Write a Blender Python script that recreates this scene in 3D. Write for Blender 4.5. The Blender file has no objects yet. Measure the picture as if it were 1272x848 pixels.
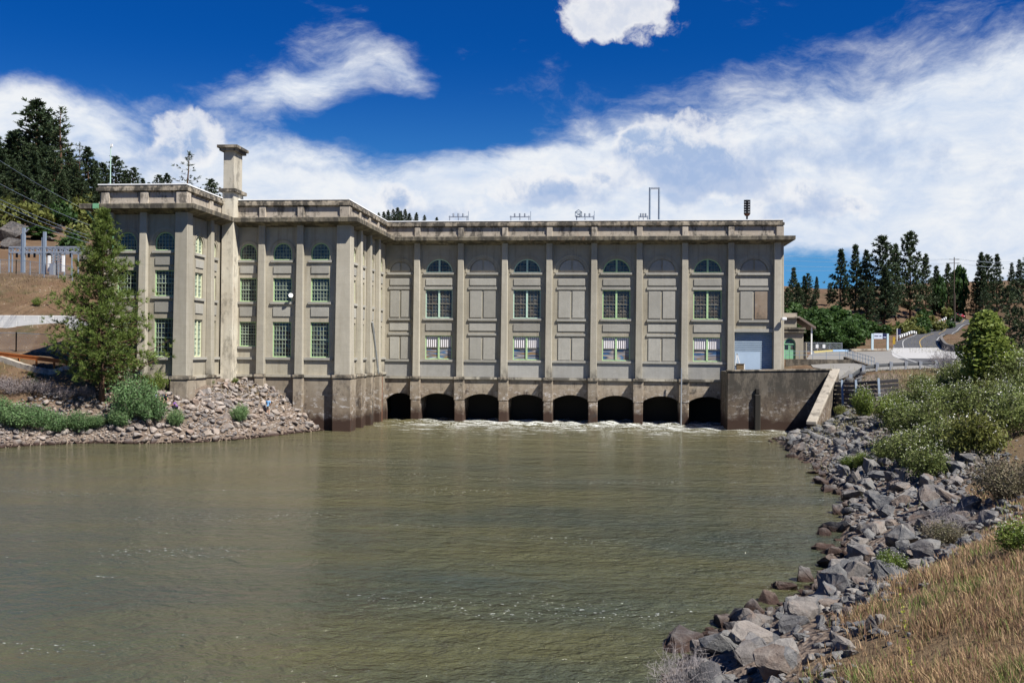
import bpy, bmesh, math, random
import numpy as np
from mathutils import Vector, Matrix
R = math.radians
random.seed(11); rng = np.random.default_rng(11)
scene = bpy.context.scene
COL = scene.collection

# ------------------------------------------------------------------ camera
F_PX, YAW, PITCH, ROLL, ZC = 1255.4, -0.100987, 0.010118, 0.0085436, 8.716
PW, PH = 1272.0, 848.0
def cam_axes():
    cy, sy = math.cos(YAW), math.sin(YAW)
    fw = Vector((sy*math.cos(PITCH), cy*math.cos(PITCH), math.sin(PITCH)))
    r = Vector((cy, -sy, 0)); u = r.cross(fw)
    return fw, r*math.cos(ROLL)+u*math.sin(ROLL), -r*math.sin(ROLL)+u*math.cos(ROLL)
FW, RT, UP = cam_axes()
CAM = Vector((0, 0, ZC))
def ray(px, py): return FW + RT*((px-PW/2)/F_PX) - UP*((py-PH/2)/F_PX)
def at(px, py, Y): d = ray(px, py); return CAM + d*(Y/d.y)
def atX(px, py, X): d = ray(px, py); return CAM + d*(X/d.x)
def atZ(px, py, z): d = ray(px, py); return CAM + d*((z-ZC)/d.z)
def px_of(p):
    d = Vector(p)-CAM; z = d.dot(FW)
    return PW/2+F_PX*d.dot(RT)/z, PH/2-F_PX*d.dot(UP)/z
cd = bpy.data.cameras.new('camera'); cd.sensor_width = 36; cd.lens = F_PX/PW*36; cd.clip_end = 9000; cd.clip_start = .1
co = bpy.data.objects.new('camera', cd); COL.objects.link(co)
m = Matrix((RT, UP, -FW)).transposed().to_4x4(); m.translation = CAM; co.matrix_world = m
scene.camera = co

# ------------------------------------------------------------------ object helpers
def tag(o, label=None, cat=None, group=None, kind=None):
    for k, v in (('label', label), ('category', cat), ('group', group), ('kind', kind)):
        if v: o[k] = v
    return o
def empty(name, loc=(0, 0, 0), rz=0, **kw):
    o = bpy.data.objects.new(name, None); COL.objects.link(o); o.location = loc; o.rotation_euler.z = rz
    return tag(o, **kw)
def link(name, me, parent=None, loc=None):
    o = bpy.data.objects.new(name, me); COL.objects.link(o)
    if parent: o.parent = parent
    if loc is not None: o.location = loc
    return o
def kids(o): return list(o.children)
def copy_tree(o, parent=None):
    c = o.copy(); COL.objects.link(c); c.parent = parent
    for ch in kids(o): copy_tree(ch, c)
    return c
def np_mesh(name, V, faces, mat=None, smooth=False):
    """faces: (n,k) int array, or a list of such arrays"""
    me = bpy.data.meshes.new(name)
    V = np.asarray(V, np.float32)
    fl = faces if isinstance(faces, list) else [faces]
    fl = [np.asarray(f, np.int32) for f in fl if len(f)]
    loops = np.concatenate([f.ravel() for f in fl]); tot = np.concatenate([np.full(len(f), f.shape[1], np.int32) for f in fl])
    st = np.concatenate([[0], np.cumsum(tot)[:-1]]).astype(np.int32)
    me.vertices.add(len(V)); me.vertices.foreach_set('co', V.ravel())
    me.loops.add(len(loops)); me.loops.foreach_set('vertex_index', loops)
    me.polygons.add(len(tot)); me.polygons.foreach_set('loop_start', st); me.polygons.foreach_set('loop_total', tot)
    if smooth: me.polygons.foreach_set('use_smooth', np.ones(len(tot), bool))
    me.update(calc_edges=True); me.validate()
    if mat: me.materials.append(mat)
    return me

class Face:
    """a vertical working plane: u runs along it, d points out of it, z is up"""
    def __init__(s, ox, oy, ux, uy):
        s.o = (ox, oy); s.u = (ux, uy); s.n = (uy, -ux)
    def P(s, u, d, z): return (s.o[0]+s.u[0]*u+s.n[0]*d, s.o[1]+s.u[1]*u+s.n[1]*d, z)
class MB:
    def __init__(s): s.v = []; s.f = []
    def add(s, vs, fs):
        b = len(s.v); s.v += [tuple(p) for p in vs]; s.f += [tuple(i+b for i in f) for f in fs]; return s
    def box(s, x0, x1, y0, y1, z0, z1):
        return s.add([(x, y, z) for z in (z0, z1) for (x, y) in ((x0, y0), (x1, y0), (x1, y1), (x0, y1))],
              [(0, 3, 2, 1), (4, 5, 6, 7), (0, 1, 5, 4), (1, 2, 6, 5), (2, 3, 7, 6), (3, 0, 4, 7)])
    def fbox(s, F, u0, u1, d0, d1, z0, z1, tw=0, td=0):
        """box on face F; d1 is the outer side; tw/td widen the foot (batter)"""
        v = []
        for z, w, t in ((z0, tw, td), (z1, 0, 0)):
            v += [F.P(u0-w, d1+t, z), F.P(u1+w, d1+t, z), F.P(u1+w, d0, z), F.P(u0-w, d0, z)]
        return s.add(v, [(0, 3, 2, 1), (4, 5, 6, 7), (0, 1, 5, 4), (1, 2, 6, 5), (2, 3, 7, 6), (3, 0, 4, 7)])
    def fpoly(s, F, pts, d0, d1):
        """(u,z) polygon counter-clockwise seen from outside, extruded between d0 and d1 (outer)"""
        n = len(pts); v = [F.P(u, d1, z) for u, z in pts]+[F.P(u, d0, z) for u, z in pts]
        f = [tuple(range(n)), tuple(range(2*n-1, n-1, -1))]
        for i in range(n): j = (i+1) % n; f.append((i, i+n, j+n, j))
        return s.add(v, f)
    def beam(s, a, b, w, h=None, up=(0, 0, 1)):
        a, b = Vector(a), Vector(b); h = h or w; d = (b-a).normalized(); up = Vector(up)
        if abs(d.dot(up)) > .98: up = Vector((1, 0, 0))
        x = d.cross(up).normalized(); y = x.cross(d)
        v = [p+x*(i*w/2)+y*(j*h/2) for p in (a, b) for i, j in ((-1, -1), (1, -1), (1, 1), (-1, 1))]
        return s.add(v, [(0, 3, 2, 1), (4, 5, 6, 7), (0, 1, 5, 4), (1, 2, 6, 5), (2, 3, 7, 6), (3, 0, 4, 7)])
    def tube(s, pts, r, n=6, r1=None, caps=True):
        pts = [Vector(p) for p in pts]; k = len(pts); r1 = r if r1 is None else r1; v = []; f = []
        for i, p in enumerate(pts):
            d = (pts[min(i+1, k-1)]-pts[max(i-1, 0)]).normalized()
            a = Vector((0, 0, 1)) if abs(d.z) < .9 else Vector((1, 0, 0))
            x = d.cross(a).normalized(); y = x.cross(d); q = r+(r1-r)*i/max(1, k-1)
            v += [p+x*math.cos(6.28319*j/n)*q+y*math.sin(6.28319*j/n)*q for j in range(n)]
        for i in range(k-1):
            for j in range(n):
                f.append((i*n+j, i*n+(j+1) % n, (i+1)*n+(j+1) % n, (i+1)*n+j))
        if caps: f += [tuple(range(n-1, -1, -1)), tuple(range((k-1)*n, k*n))]
        return s.add(v, f)
    def cyl(s, c, r, z0, z1, n=16, r1=None): return s.tube([(c[0], c[1], z0), (c[0], c[1], z1)], r, n, r1)
    def build(s, name, mat, parent=None, loc=None, smooth=False, bevel=0):
        me = bpy.data.meshes.new(name); me.from_pydata(s.v, [], s.f); me.update()
        bm = bmesh.new(); bm.from_mesh(me); bmesh.ops.recalc_face_normals(bm, faces=bm.faces); bm.to_mesh(me); bm.free()
        if smooth:
            for p in me.polygons: p.use_smooth = True
        me.materials.append(mat)
        o = link(name, me, parent, loc)
        if bevel:
            b = o.modifiers.new('bevel', 'BEVEL'); b.width = bevel; b.segments = 1; b.limit_method = 'ANGLE'
        return o

# ------------------------------------------------------------------ material helpers
class NT:
    def __init__(s, tree): s.t = tree; s.n = tree.nodes; s.l = tree.links
    def new(s, typ, **kw):
        n = s.n.new(typ)
        for k, v in kw.items(): setattr(n, k, v)
        return n
    def put(s, sock, v):
        if hasattr(v, 'is_output') or isinstance(v, bpy.types.NodeSocket): s.l.new(v, sock)
        elif v is not None: sock.default_value = v
    def math(s, op, a, b=None, c=None, clamp=False):
        n = s.new('ShaderNodeMath', operation=op, use_clamp=clamp); s.put(n.inputs[0], a)
        if b is not None: s.put(n.inputs[1], b)
        if c is not None: s.put(n.inputs[2], c)
        return n.outputs[0]
    def vmath(s, op, a, b=None, out=0):
        n = s.new('ShaderNodeVectorMath', operation=op); s.put(n.inputs[0], a)
        if b is not None: s.put(n.inputs[1], b)
        return n.outputs[out]
    def mix(s, f, a, b, blend='MIX'):
        n = s.new('ShaderNodeMix', data_type='RGBA', blend_type=blend, clamp_factor=True)
        s.put(n.inputs[0], f); s.put(n.inputs[6], a); s.put(n.inputs[7], b); return n.outputs[2]
    def noise(s, vec, scale, detail=4, rough=.55, dist=0, out=0):
        n = s.new('ShaderNodeTexNoise'); s.put(n.inputs['Vector'], vec); n.inputs['Scale'].default_value = scale
        n.inputs['Detail'].default_value = detail; n.inputs['Roughness'].default_value = rough; n.inputs['Distortion'].default_value = dist
        return n.outputs[out]
    def ramp(s, fac, stops, interp='LINEAR'):
        n = s.new('ShaderNodeValToRGB'); n.color_ramp.interpolation = interp
        el = n.color_ramp.elements
        while len(el) > 1: el.remove(el[-1])
        for i, (p, c) in enumerate(stops):
            e = el[0] if i == 0 else el.new(p)
            e.position = p; e.color = (c, c, c, 1) if isinstance(c, (int, float)) else (*c[:3], 1)
        s.put(n.inputs[0], fac); return n.outputs[0]
    def mapr(s, v, a, b, c=0, d=1, smooth=False):
        n = s.new('ShaderNodeMapRange', interpolation_type='SMOOTHSTEP' if smooth else 'LINEAR'); s.put(n.inputs[0], v)
        for i, x in enumerate((a, b, c, d)): n.inputs[i+1].default_value = x
        return n.outputs[0]
    def map(s, vec, loc=(0, 0, 0), rot=(0, 0, 0), scale=(1, 1, 1), typ='POINT'):
        n = s.new('ShaderNodeMapping', vector_type=typ); s.put(n.inputs[0], vec)
        n.inputs[1].default_value = loc; n.inputs[2].default_value = rot; n.inputs[3].default_value = scale; return n.outputs[0]
    def bump(s, h, dist=.02, strength=1., normal=None):
        n = s.new('ShaderNodeBump'); n.inputs['Strength'].default_value = strength; n.inputs['Distance'].default_value = dist
        s.put(n.inputs['Height'], h)
        if normal is not None: s.put(n.inputs['Normal'], normal)
        return n.outputs[0]
    def pos(s): return s.new('ShaderNodeNewGeometry').outputs['Position']
    def obj(s): return s.new('ShaderNodeTexCoord').outputs['Object']
    def sep(s, v):
        n = s.new('ShaderNodeSeparateXYZ'); s.put(n.inputs[0], v); return n.outputs
    def rnd(s): return s.new('ShaderNodeObjectInfo').outputs['Random']
def c3(r, g, b): return (r, g, b, 1)
def material(name, rough=.8, spec=.3):
    m = bpy.data.materials.new(name); m.use_nodes = True; k = NT(m.node_tree)
    b = k.n['Principled BSDF']; b.inputs['Roughness'].default_value = rough; b.inputs['Specular IOR Level'].default_value = spec
    return m, k, b
def plain(name, col, rough=.6, spec=.4, metal=0, var=.15, scale=3.):
    """a painted or metal surface with slight mottling and wear"""
    m, k, b = material(name, rough, spec); b.inputs['Metallic'].default_value = metal
    f = k.noise(k.obj(), scale, 5, .6)
    c = k.mix(f, c3(*[x*(1-var) for x in col]), c3(*[min(1, x*(1+var)) for x in col]))
    k.put(b.inputs['Base Color'], c); k.put(b.inputs['Roughness'], k.mapr(f, .3, .7, rough-.08, rough+.08))
    return m
# ------------------------------------------------------------------ light, sky
scene.view_settings.view_transform = 'Standard'; scene.view_settings.look = 'None'
scene.view_settings.exposure = .85; scene.view_settings.gamma = 1
SUN = Vector((1.95, -1.25, 2.9)).normalized()          # towards the sun
sl = bpy.data.lights.new('sun', 'SUN'); sl.energy = 5.0; sl.angle = R(.5); sl.color = (1, .96, .885)
so = bpy.data.objects.new('sun', sl); COL.objects.link(so); so.rotation_euler = SUN.to_track_quat('Z', 'Y').to_euler()
so.location = (60, -30, 80)
world = bpy.data.worlds.new('World'); scene.world = world; world.use_nodes = True
def make_sky():
    k = NT(world.node_tree); k.n.clear()
    sky = k.new('ShaderNodeTexSky', sky_type='NISHITA', sun_disc=False); sky.sun_elevation = math.asin(SUN.z)
    sky.sun_rotation = math.atan2(SUN.x, SUN.y); sky.air_density = 1.0; sky.dust_density = .6; sky.ozone_density = 2.5; sky.altitude = 400
    d = k.vmath('NORMALIZE', k.new('ShaderNodeTexCoord').outputs['Generated'])
    x, y, z = k.sep(d)
    az = k.math('ARCTAN2', x, y); el = k.math('ARCSINE', z)
    cv = k.new('ShaderNodeCombineXYZ'); k.put(cv.inputs[0], az); k.put(cv.inputs[1], el); q = cv.outputs[0]
    def ang(px, py):
        v = ray(px, py).normalized(); return math.atan2(v.x, v.y), math.asin(v.z)
    def warp(vec, scale, amt, detail=3):
        n = k.new('ShaderNodeTexNoise'); k.put(n.inputs['Vector'], vec); n.inputs['Scale'].default_value = scale; n.inputs['Detail'].default_value = detail
        o = k.vmath('SUBTRACT', n.outputs['Color'], (.5, .5, .5)); o = k.vmath('MULTIPLY', o, (amt, amt, 0)); return k.vmath('ADD', vec, o)
    def blobs(vec, lst):
        tot = None
        for px, py, rx, ry, rot, amp in lst:
            a, e = ang(px, py)
            mp = k.map(vec, (a, e, 0), (0, 0, R(-rot)), (rx/1255, ry/1255, 1), 'TEXTURE')
            g = k.new('ShaderNodeTexGradient', gradient_type='SPHERICAL'); k.put(g.inputs[0], mp)
            tot = k.math('MULTIPLY', g.outputs[1], amp) if tot is None else k.math('MULTIPLY_ADD', g.outputs[1], amp, tot)
        return tot
    # thin, smooth veil of cirrus and altostratus
    wq = warp(q, 8, .055, 5)
    V = blobs(wq, [(395, 100, 170, 62, -8, 1.15), (290, 125, 190, 44, -6, .6), (430, 45, 130, 50, 25, .45), (530, 115, 90, 28, 35, .45), 
        (1010, 225, 560, 150, -4, 1.35), (1180, 140, 380, 150, -14, .42), (900, 165, 380, 105, -18, .40), (1120, 60, 300, 90, -16, .28), (1270, 230, 360, 200, 0, .6),
        (480, 262, 380, 92, 0, 1.3), (120, 178, 230, 74, 4, 1.1), (330, 205, 160, 72, 0, .8), (660, 215, 230, 74, -8, .75), (760, 265, 340, 90, 0, 1.2), (1150, 285, 360, 90, 0, 1.1), (0, 150, 150, 60, 0, .6), (880, 262, 170, 60, 0, .8), 
        (1005, 326, 120, 46, -3, -1.5), (520, 160, 230, 60, 6, -.8), (250, 140, 120, 36, -10, -.2), (110, 35, 240, 70, 0, -.5), (1090, 95, 280, 60, -14, -.38), (640, 310, 900, 70, 0, .6), (-400, 150, 500, 160, 0, .5), (1900, 150, 600, 260, 0, 1.),
        (2600, 100, 500, 200, 0, .8), (-1300, 200, 600, 260, 0, 1.)])
    n1 = k.noise(k.map(wq, rot=(0, 0, R(18)), scale=(1, 2.6, 1)), 6, 10, .66, .3)
    n1b = k.noise(k.map(wq, scale=(1, 2.2, 1), loc=(3, 1, 0), rot=(0, 0, R(24))), 22, 8, .65, .15)
    Vn = k.math('ADD', V, k.math('ADD', k.math('MULTIPLY_ADD', n1, 1.9, -.95), k.math('MULTIPLY_ADD', n1b, .9, -.45)))
    mv = k.math('POWER', k.mapr(Vn, .12, 1.35, 0, 1, True), 1.1)
    # sharper heaped cumulus
    wc = warp(q, 30, .022, 6)
    C = blobs(wc, [(762, 20, 95, 40, 8, 1.2), (728, 38, 42, 24, 0, .6), (800, 5, 60, 26, 0, .6), (238, 172, 48, 44, 10, 1.2), (210, 195, 60, 22, 0, .7),
        (838, 190, 110, 58, -6, 1.4), (890, 218, 105, 38, 10, 1.1), (790, 178, 36, 26, 0, .6), (690, 232, 95, 30, -4, 1.1), (490, 252, 62, 26, 0, 1.0), (570, 262, 40, 20, 0, .8), (1000, 252, 80, 34, -10, .9), (1060, 262, 42, 20, 0, .6), (620, 245, 40, 14, 0, .5)])
    n2 = k.noise(wc, 40, 10, .6)
    Cn = k.math('ADD', C, k.math('MULTIPLY_ADD', n2, 2.0, -1.0)); n4 = k.noise(wc, 55, 7, .62); mc = k.math('MULTIPLY', k.mapr(Cn, .16, .72, 0, 1, True), k.mapr(C, .02, .2))
    # bluish grey undersides
    G = blobs(warp(q, 20, .04, 4), [(840, 212, 120, 34, 4, 1.2), (690, 240, 110, 24, -4, 1.0), (890, 238, 110, 26, 4, .9), (1005, 262, 80, 26, -10, .9), (370, 205, 60, 18, 0, .8), (190, 200, 70, 26, 0, .9), (490, 262, 60, 16, 0, .8), (570, 270, 50, 14, 0, .7),
        (1090, 205, 240, 60, 4, .55), (960, 190, 160, 30, 0, .4), (1150, 120, 200, 60, -14, .35), (60, 200, 120, 40, 0, .4), (760, 52, 60, 12, 0, .4)])
    n3 = k.noise(q, 24, 7, .6)
    mg = k.mapr(k.math('ADD', G, k.math('MULTIPLY_ADD', n3, 1.9, -.95)), .2, .9, 0, 1, True)
    # colours (radiance before the background strength of 0.1)
    base = k.vmath('MULTIPLY', sky.outputs[0], SKY_TINT)
    hz = k.math('POWER', k.mapr(el, .04, .32, 1, 0, True), 1.5)
    base = k.mix(k.math('MULTIPLY', hz, .9), base, c3(1.2, 3.9, 7.3))
    white = k.mix(k.mapr(k.math('MULTIPLY_ADD', n1b, .5, k.math('MULTIPLY', n1, .6)), .36, .66), c3(5.6, 6.9, 9.1), c3(9.2, 9.5, 9.9))
    col = k.mix(mv, base, white)
    cum = k.mix(k.math('MULTIPLY', k.math('MULTIPLY', k.mapr(Cn, .40, 1.15, 0, 1, True), k.mapr(n4, .34, .54, .35, 1.0)), k.mapr(el, .30, .24, .35, 1)), c3(9.9, 9.9, 10), c3(3.9, 5.2, 7.7))
    col = k.mix(k.math('MULTIPLY', mc, .92), col, cum)
    col = k.mix(k.math('MULTIPLY', k.math('MULTIPLY', mg, k.math('MAXIMUM', mv, mc)), .72), col, c3(4.0, 5.3, 7.9))
    below = k.mapr(el, -.06, -.005); col = k.mix(below, c3(1.2, 1.1, .9), col)
    bg = k.new('ShaderNodeBackground'); k.put(bg.inputs[0], col); bg.inputs[1].default_value = .052
    out = k.new('ShaderNodeOutputWorld'); k.l.new(bg.outputs[0], out.inputs[0])
SKY_TINT = (.015, .33, .90)
make_sky()
world.cycles.sampling_method = 'MANUAL'; world.cycles.sample_map_resolution = 512
scene.cycles.max_bounces = 6; scene.cycles.diffuse_bounces = 3; scene.cycles.glossy_bounces = 3; scene.cycles.transparent_max_bounces = 6; scene.cycles.caustics_reflective = False; scene.cycles.caustics_refractive = False

# ------------------------------------------------------------------ terrain
LX, MX, HX1 = -42.65, -29.0, 20.1       # right faces of tower and wing, right end of the hall
LX0 = -51.3
YL, YM, YH = 96.66, 107.34, 126.0
SHORE_R = [tuple(atZ(px, py, 0)[:2]) for px, py in ((960, 545), (1012, 578), (1052, 620), (1046, 690), (1000, 735), (950, 760), (900, 780), (858, 812), (812, 848), (797, 885), (782, 950))]
SHORE_R = [(14.2, 119.2), (24.4, 118.8), (22.3, 112.5), (18.6, 107.4)] + SHORE_R + [(-7, 8), (-13, 2), (-19, -4), (-40, -40), (-60, -120)]
SHORE_L = [(-29.6, 112), (-31.5, 107.2), (-33.2, 103.5), (-35.5, 96), (-38.5, 91.2), (-43, 89.0), (-48.2, 88.6), (-51.5, 85.5), (-53.3, 82.5), (-62, 72), (-80, 50), (-110, 10), (-170, -120)]
RIVER = SHORE_R + SHORE_L[::-1] + [(-29.6, 140), (14.2, 140)]
RV = np.array(RIVER)
def seg_dist(P, poly, closed=True):
    P = np.asarray(P, float); A = np.asarray(poly, float); B = np.roll(A, -1, 0)
    if not closed: A, B = A[:-1], B[:-1]
    best = np.full(len(P), 1e9)
    for a, b in zip(A, B):
        ab = b-a; t = np.clip(((P-a)@ab)/(ab@ab), 0, 1); best = np.minimum(best, np.hypot(*(P-a-t[:, None]*ab).T))
    return best
def inside(P, poly):
    P = np.asarray(P, float); A = np.asarray(poly, float); B = np.roll(A, -1, 0); r = np.zeros(len(P), bool)
    for (x0, y0), (x1, y1) in zip(A, B):
        if y0 == y1: continue
        c = ((y0 > P[:, 1]) != (y1 > P[:, 1])) & (P[:, 0] < (x1-x0)*(P[:, 1]-y0)/(y1-y0)+x0); r ^= c
    return r
CP = []
def cp(px, py, Y): p = at(px, py, Y); CP.append((p.x, p.y, p.z))
for x, y in SHORE_L: CP.append((x, y, 0.))
for x, y in SHORE_R: CP.append((x, y, 0.))
# right bank: rises at about 0.42 from the water to a bench
SR = np.array(SHORE_R)
for i in range(4, len(SR)-1):
    t = SR[i+1]-SR[i-1]; t = t/np.hypot(*t); n = np.array((-t[1], t[0]))
    if n[0] < 0: n = -n
    for dd, zz in ((3.5, 1.45), (8, 3.4), (14, 5.4), (24, 6.6)):
        if i < 6 and dd > 8: continue
        q = SR[i]+n*dd
        if seg_dist([q], SHORE_R, False)[0] > dd*.8: CP.append((q[0], q[1], zz))
for a in ((1050, 512, 108), (1085, 505, 104), (1150, 500, 95), (1250, 484, 85), (1272, 470, 100), (1040, 470, 117.5), (1072, 463.5, 119), (1106, 460, 122), (1143, 458.5, 126), (1190, 458, 130), (1250, 457, 130),
          (1060, 452, 131), (1150, 451, 140), (1230, 449, 140), (1060, 438.5, 195), (1100, 438, 195), (1142, 438, 168), (1195, 440, 165), (1117, 424, 225), (1167, 424, 225), (1142, 416, 255), (1195, 401.2, 335), (1178, 407.3, 300), (1160, 415, 262), (1207, 398.6, 358), (1190, 408, 300), (1222, 398, 345),
          (1040, 425, 280), (1000, 425, 240), (1090, 415, 300), (1240, 419, 240), (1272, 415, 240), (1197, 425, 225), (1194, 418, 262), (1272, 440, 160),
          (985, 362, 380), (1040, 361, 370), (1100, 354, 370), (1145, 353, 375), (1185, 351, 375), (1230, 349, 378), (1290, 347, 380), (1400, 340, 390), (1150, 385, 345), (1250, 375, 350), (1040, 395, 330), (960, 390, 340), (1000, 410, 260),
          # left bank and hill
          (125, 491, 92.3), (60, 492, 90), (0, 503, 88), (0, 470, 95), (60, 470, 96), (0, 447, 98), (85, 457, 96), (0, 438, 103), (85, 443, 102), (0, 412, 112), (90, 414, 112),
          (0, 389, 112.8), (90, 392, 112.8), (0, 341, 127), (75, 346, 127), (0, 336, 150), (90, 338, 150), (-120, 330, 150), (-100, 340, 127), (-120, 400, 112), (-120, 450, 100),
          (215, 489, 95.8), (180, 490, 93.5), (180, 508, 91.6), (270, 480, 103), (320, 482, 105.5), (360, 490, 106.8), (388, 508, 107.1), (330, 517, 99), (260, 515, 95.5),
          (20, 298, 165), (100, 300, 175), (0, 262, 205), (60, 262, 205), (110, 266, 215), (0, 243, 245), (60, 246, 245), (110, 256, 250), (-150, 225, 250), (-150, 290, 175), (200, 262, 330), (260, 266, 340), (-100, 225, 330), (40, 246, 330), (110, 262, 330), (40, 250, 430), (200, 270, 430),
          (500, 282, 420), (640, 300, 430), (800, 320, 430), (900, 345, 420)):
    cp(*a)
for x, y, z in ((-60, 118, 11), (-75, 130, 18), (-20, 150, 9), (10, 150, 8.), (-20, 200, 14), (20, 200, 10), (-60, 200, 28), (60, 150, 8.5), (40, 130, 7.2), (90, 100, 8), (60, 60, 7.5), (60, 20, 7.5), (10, -20, 7), (60, -60, 8),
                (24, 121, 6.1), (21, 123, 6.1), (30, 128, 6.9), (24, 140, 7.3), (120, 250, 16), (180, 380, 34), (300, 400, 40), (300, 150, 20), (150, 60, 12), (300, 0, 18), (-200, 100, 25), (-300, 0, 30), (-220, 400, 62), (-400, 300, 80), (120, 470, 26), (200, 470, 27), (280, 470, 28), (60, 480, 26), (400, 500, 30),
                (-100, 600, 60), (200, 700, 30), (0, 1200, 40), (600, 1000, 40), (-700, 900, 100), (900, 300, 60), (-900, 0, 70), (500, -400, 20), (-400, -400, 30), (0, -500, 10), (1500, 2200, 90), (-1500, 2200, 120), (1700, -300, 60), (-1700, -300, 60)):
    CP.append((x, y, z))
CP = np.array(CP)
_d = np.hypot(CP[:, None, 0]-CP[None, :, 0], CP[:, None, 1]-CP[None, :, 1])
_n = len(CP); _A = np.zeros((_n+1, _n+1)); _A[:_n, :_n] = _d + np.eye(_n)*-.25; _A[:_n, _n] = 1; _A[_n, :_n] = 1
_w = np.linalg.solve(_A, np.append(CP[:, 2], 0))
def tz(P):
    P = np.atleast_2d(np.asarray(P, float)); out = np.zeros(len(P))
    for s in range(0, len(P), 20000):
        Q = P[s:s+20000]; out[s:s+20000] = np.hypot(Q[:, None, 0]-CP[None, :, 0], Q[:, None, 1]-CP[None, :, 1])@_w[:_n]+_w[_n]
    inn = inside(P, RIVER); sd = seg_dist(P, RIVER)
    out = np.where(inn, np.minimum(-.05-.45*np.minimum(sd, 7), -.05), np.maximum(out, np.minimum(.32*sd, .8)))
    out = np.where(~inn & (P[:, 0] < -25) & (P[:, 1] < 110), np.minimum(out, .95*sd+.02), out)
    b = (P[:, 0] > LX0+.5) & (P[:, 0] < HX1-.6) & (P[:, 1] > YH+.6) & (P[:, 1] < 143)      # under the hall
    out = np.where(b, np.minimum(out, -3.), out)
    # cut for the block retaining wall, level to its foot
    return out
def hill_noise(P):
    P = np.asarray(P); s = 0
    for f, a, ph in ((.021, .7, 0.), (.055, .5, 1.7), (.13, .25, 4.)):
        s = s + a*np.sin(P[:, 0]*f+ph+1.3*np.sin(P[:, 1]*f*.7))*np.cos(P[:, 1]*f*1.13+ph*2)
    far = np.clip((P[:, 1]-150)/120, 0, 1)
    return s*far
def ground_z(x, y): q = np.array([[x, y]], float); return float(tz(q)[0]+hill_noise(q)[0])
def axis(segs):
    out = []
    for a, b, st in segs: out += list(np.arange(a, b, st))
    return np.array(out)
gx = axis(((-2600, -600, 100), (-600, -200, 20), (-200, -80, 5), (-80, -26, .9), (-26, -6, 1.2), (-6, 32, .55), (32, 60, 1.), (60, 160, 4), (160, 500, 17), (500, 2600, 100)))
gy = axis(((-700, -60, 40), (-60, 4, 4), (4, 60, .6), (60, 140, .9), (140, 400, 4), (400, 800, 20), (800, 3000, 100)))
GX, GY = np.meshgrid(gx, gy); GP = np.stack([GX.ravel(), GY.ravel()], 1)
GZ = tz(GP)+hill_noise(GP)
GZ += np.where(GZ > .3, rng.normal(0, .035, len(GZ)), 0)
# ------------------------------------------------------------------ roads: strips laid on the terrain
def strip_poly(pts, half):
    P = np.array([(p[0], p[1]) for p in pts]); T = np.gradient(P, axis=0); T /= np.hypot(*T.T)[:, None]; N = np.stack([T[:, 1], -T[:, 0]], 1)
    h = np.array(half)[:, None] if hasattr(half, '__len__') else half
    return P-N*h, P+N*h
def smooth_path(pts, n):
    P = np.array(pts, float); t = np.arange(len(P)); tt = np.linspace(0, len(P)-1, n); out = []
    for u in tt:
        i = min(int(u), len(P)-2); f = u-i; a, b = P[max(i-1, 0)], P[i]; c, d = P[i+1], P[min(i+2, len(P)-1)]
        out.append(.5*((2*b)+(-a+c)*f+(2*a-5*b+4*c-d)*f*f+(-a+3*b-3*c+d)*f**3))
    return np.array(out)
road_c = smooth_path([at(1207, 398.8, 358), at(1195, 401.2, 335), at(1178, 407.3, 300), at(1160, 415, 262), at(1143, 422.5, 227), at(1150, 430, 190), at(1166, 440, 158), at(1200, 449, 138), at(1262, 456, 124), at(1400, 470, 100)], 90)
ROAD_HALF = np.interp(np.arange(90), (0, 36, 48, 60, 90), (3.9, 3.9, 5.6, 6.5, 6.5))
la, lb = strip_poly(road_c, ROAD_HALF)
LOT = [tuple(at(px, py, Y)[:2]) for px, py, Y in ((1038, 462, 121), (1072, 462, 121.5), (1106, 460, 123), (1143, 459, 127), (1190, 458, 130), (1215, 452, 140), (1195, 436, 178), (1165, 426, 215), (1117, 425, 222), (1104, 434, 200), (1050, 438, 196), (1012, 436, 190), (1002, 444, 150), (1010, 452, 130))]
def z_road(P): return tz(P)+hill_noise(P)
lowered = inside(GP, LOT) | inside(GP, list(map(tuple, la))+list(map(tuple, lb[::-1])))
GZ[lowered] -= .35
me = np_mesh('ground', np.column_stack([GP, GZ]), np.array([[j*len(gx)+i, j*len(gx)+i+1, (j+1)*len(gx)+i+1, (j+1)*len(gx)+i] for j in range(len(gy)-1) for i in range(len(gx)-1)]), None, True)
# what covers the ground: r rubble, g dry grass on the near bank, b pale road fill
sdR = seg_dist(GP, SHORE_R, False); sdL = seg_dist(GP, SHORE_L, False); nearR = (GP[:, 1] < 118) & (GP[:, 0] > -25) & (sdR < sdL)
def rock_edge(x, y): return np.interp(y, (16, 22, 32, 52, 60), (2.6, 4.0, 6.6, 6.6, 8.1))+.7*np.sin(y*.35)+.5*np.sin(y*1.1+x)
def band(v, a, b): return np.clip((v-a)/(b-a), 0, 1)
edge_w = rock_edge(GP[:, 0], GP[:, 1])-.3
grass_amt = np.where(nearR, band(sdR, edge_w-1, edge_w+.6), 0)
rub = np.where(nearR, 1-grass_amt, np.where((sdL < 24) & (GP[:, 0] < -25), 1-band(sdL, 2.5, 4.5), 0))
p_ = (GP[:, 0] > -44) & (GP[:, 0] < -29) & (GP[:, 1] > 88) & (GP[:, 1] < 108); rub = np.where(p_, .8, rub)
at_ = me.attributes.new('cover', 'FLOAT_COLOR', 'POINT')
fill_ = np.zeros(len(GP))
at_.data.foreach_set('color', np.column_stack([rub, grass_amt, fill_, np.ones(len(GP))]).astype(np.float32).ravel())
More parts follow.
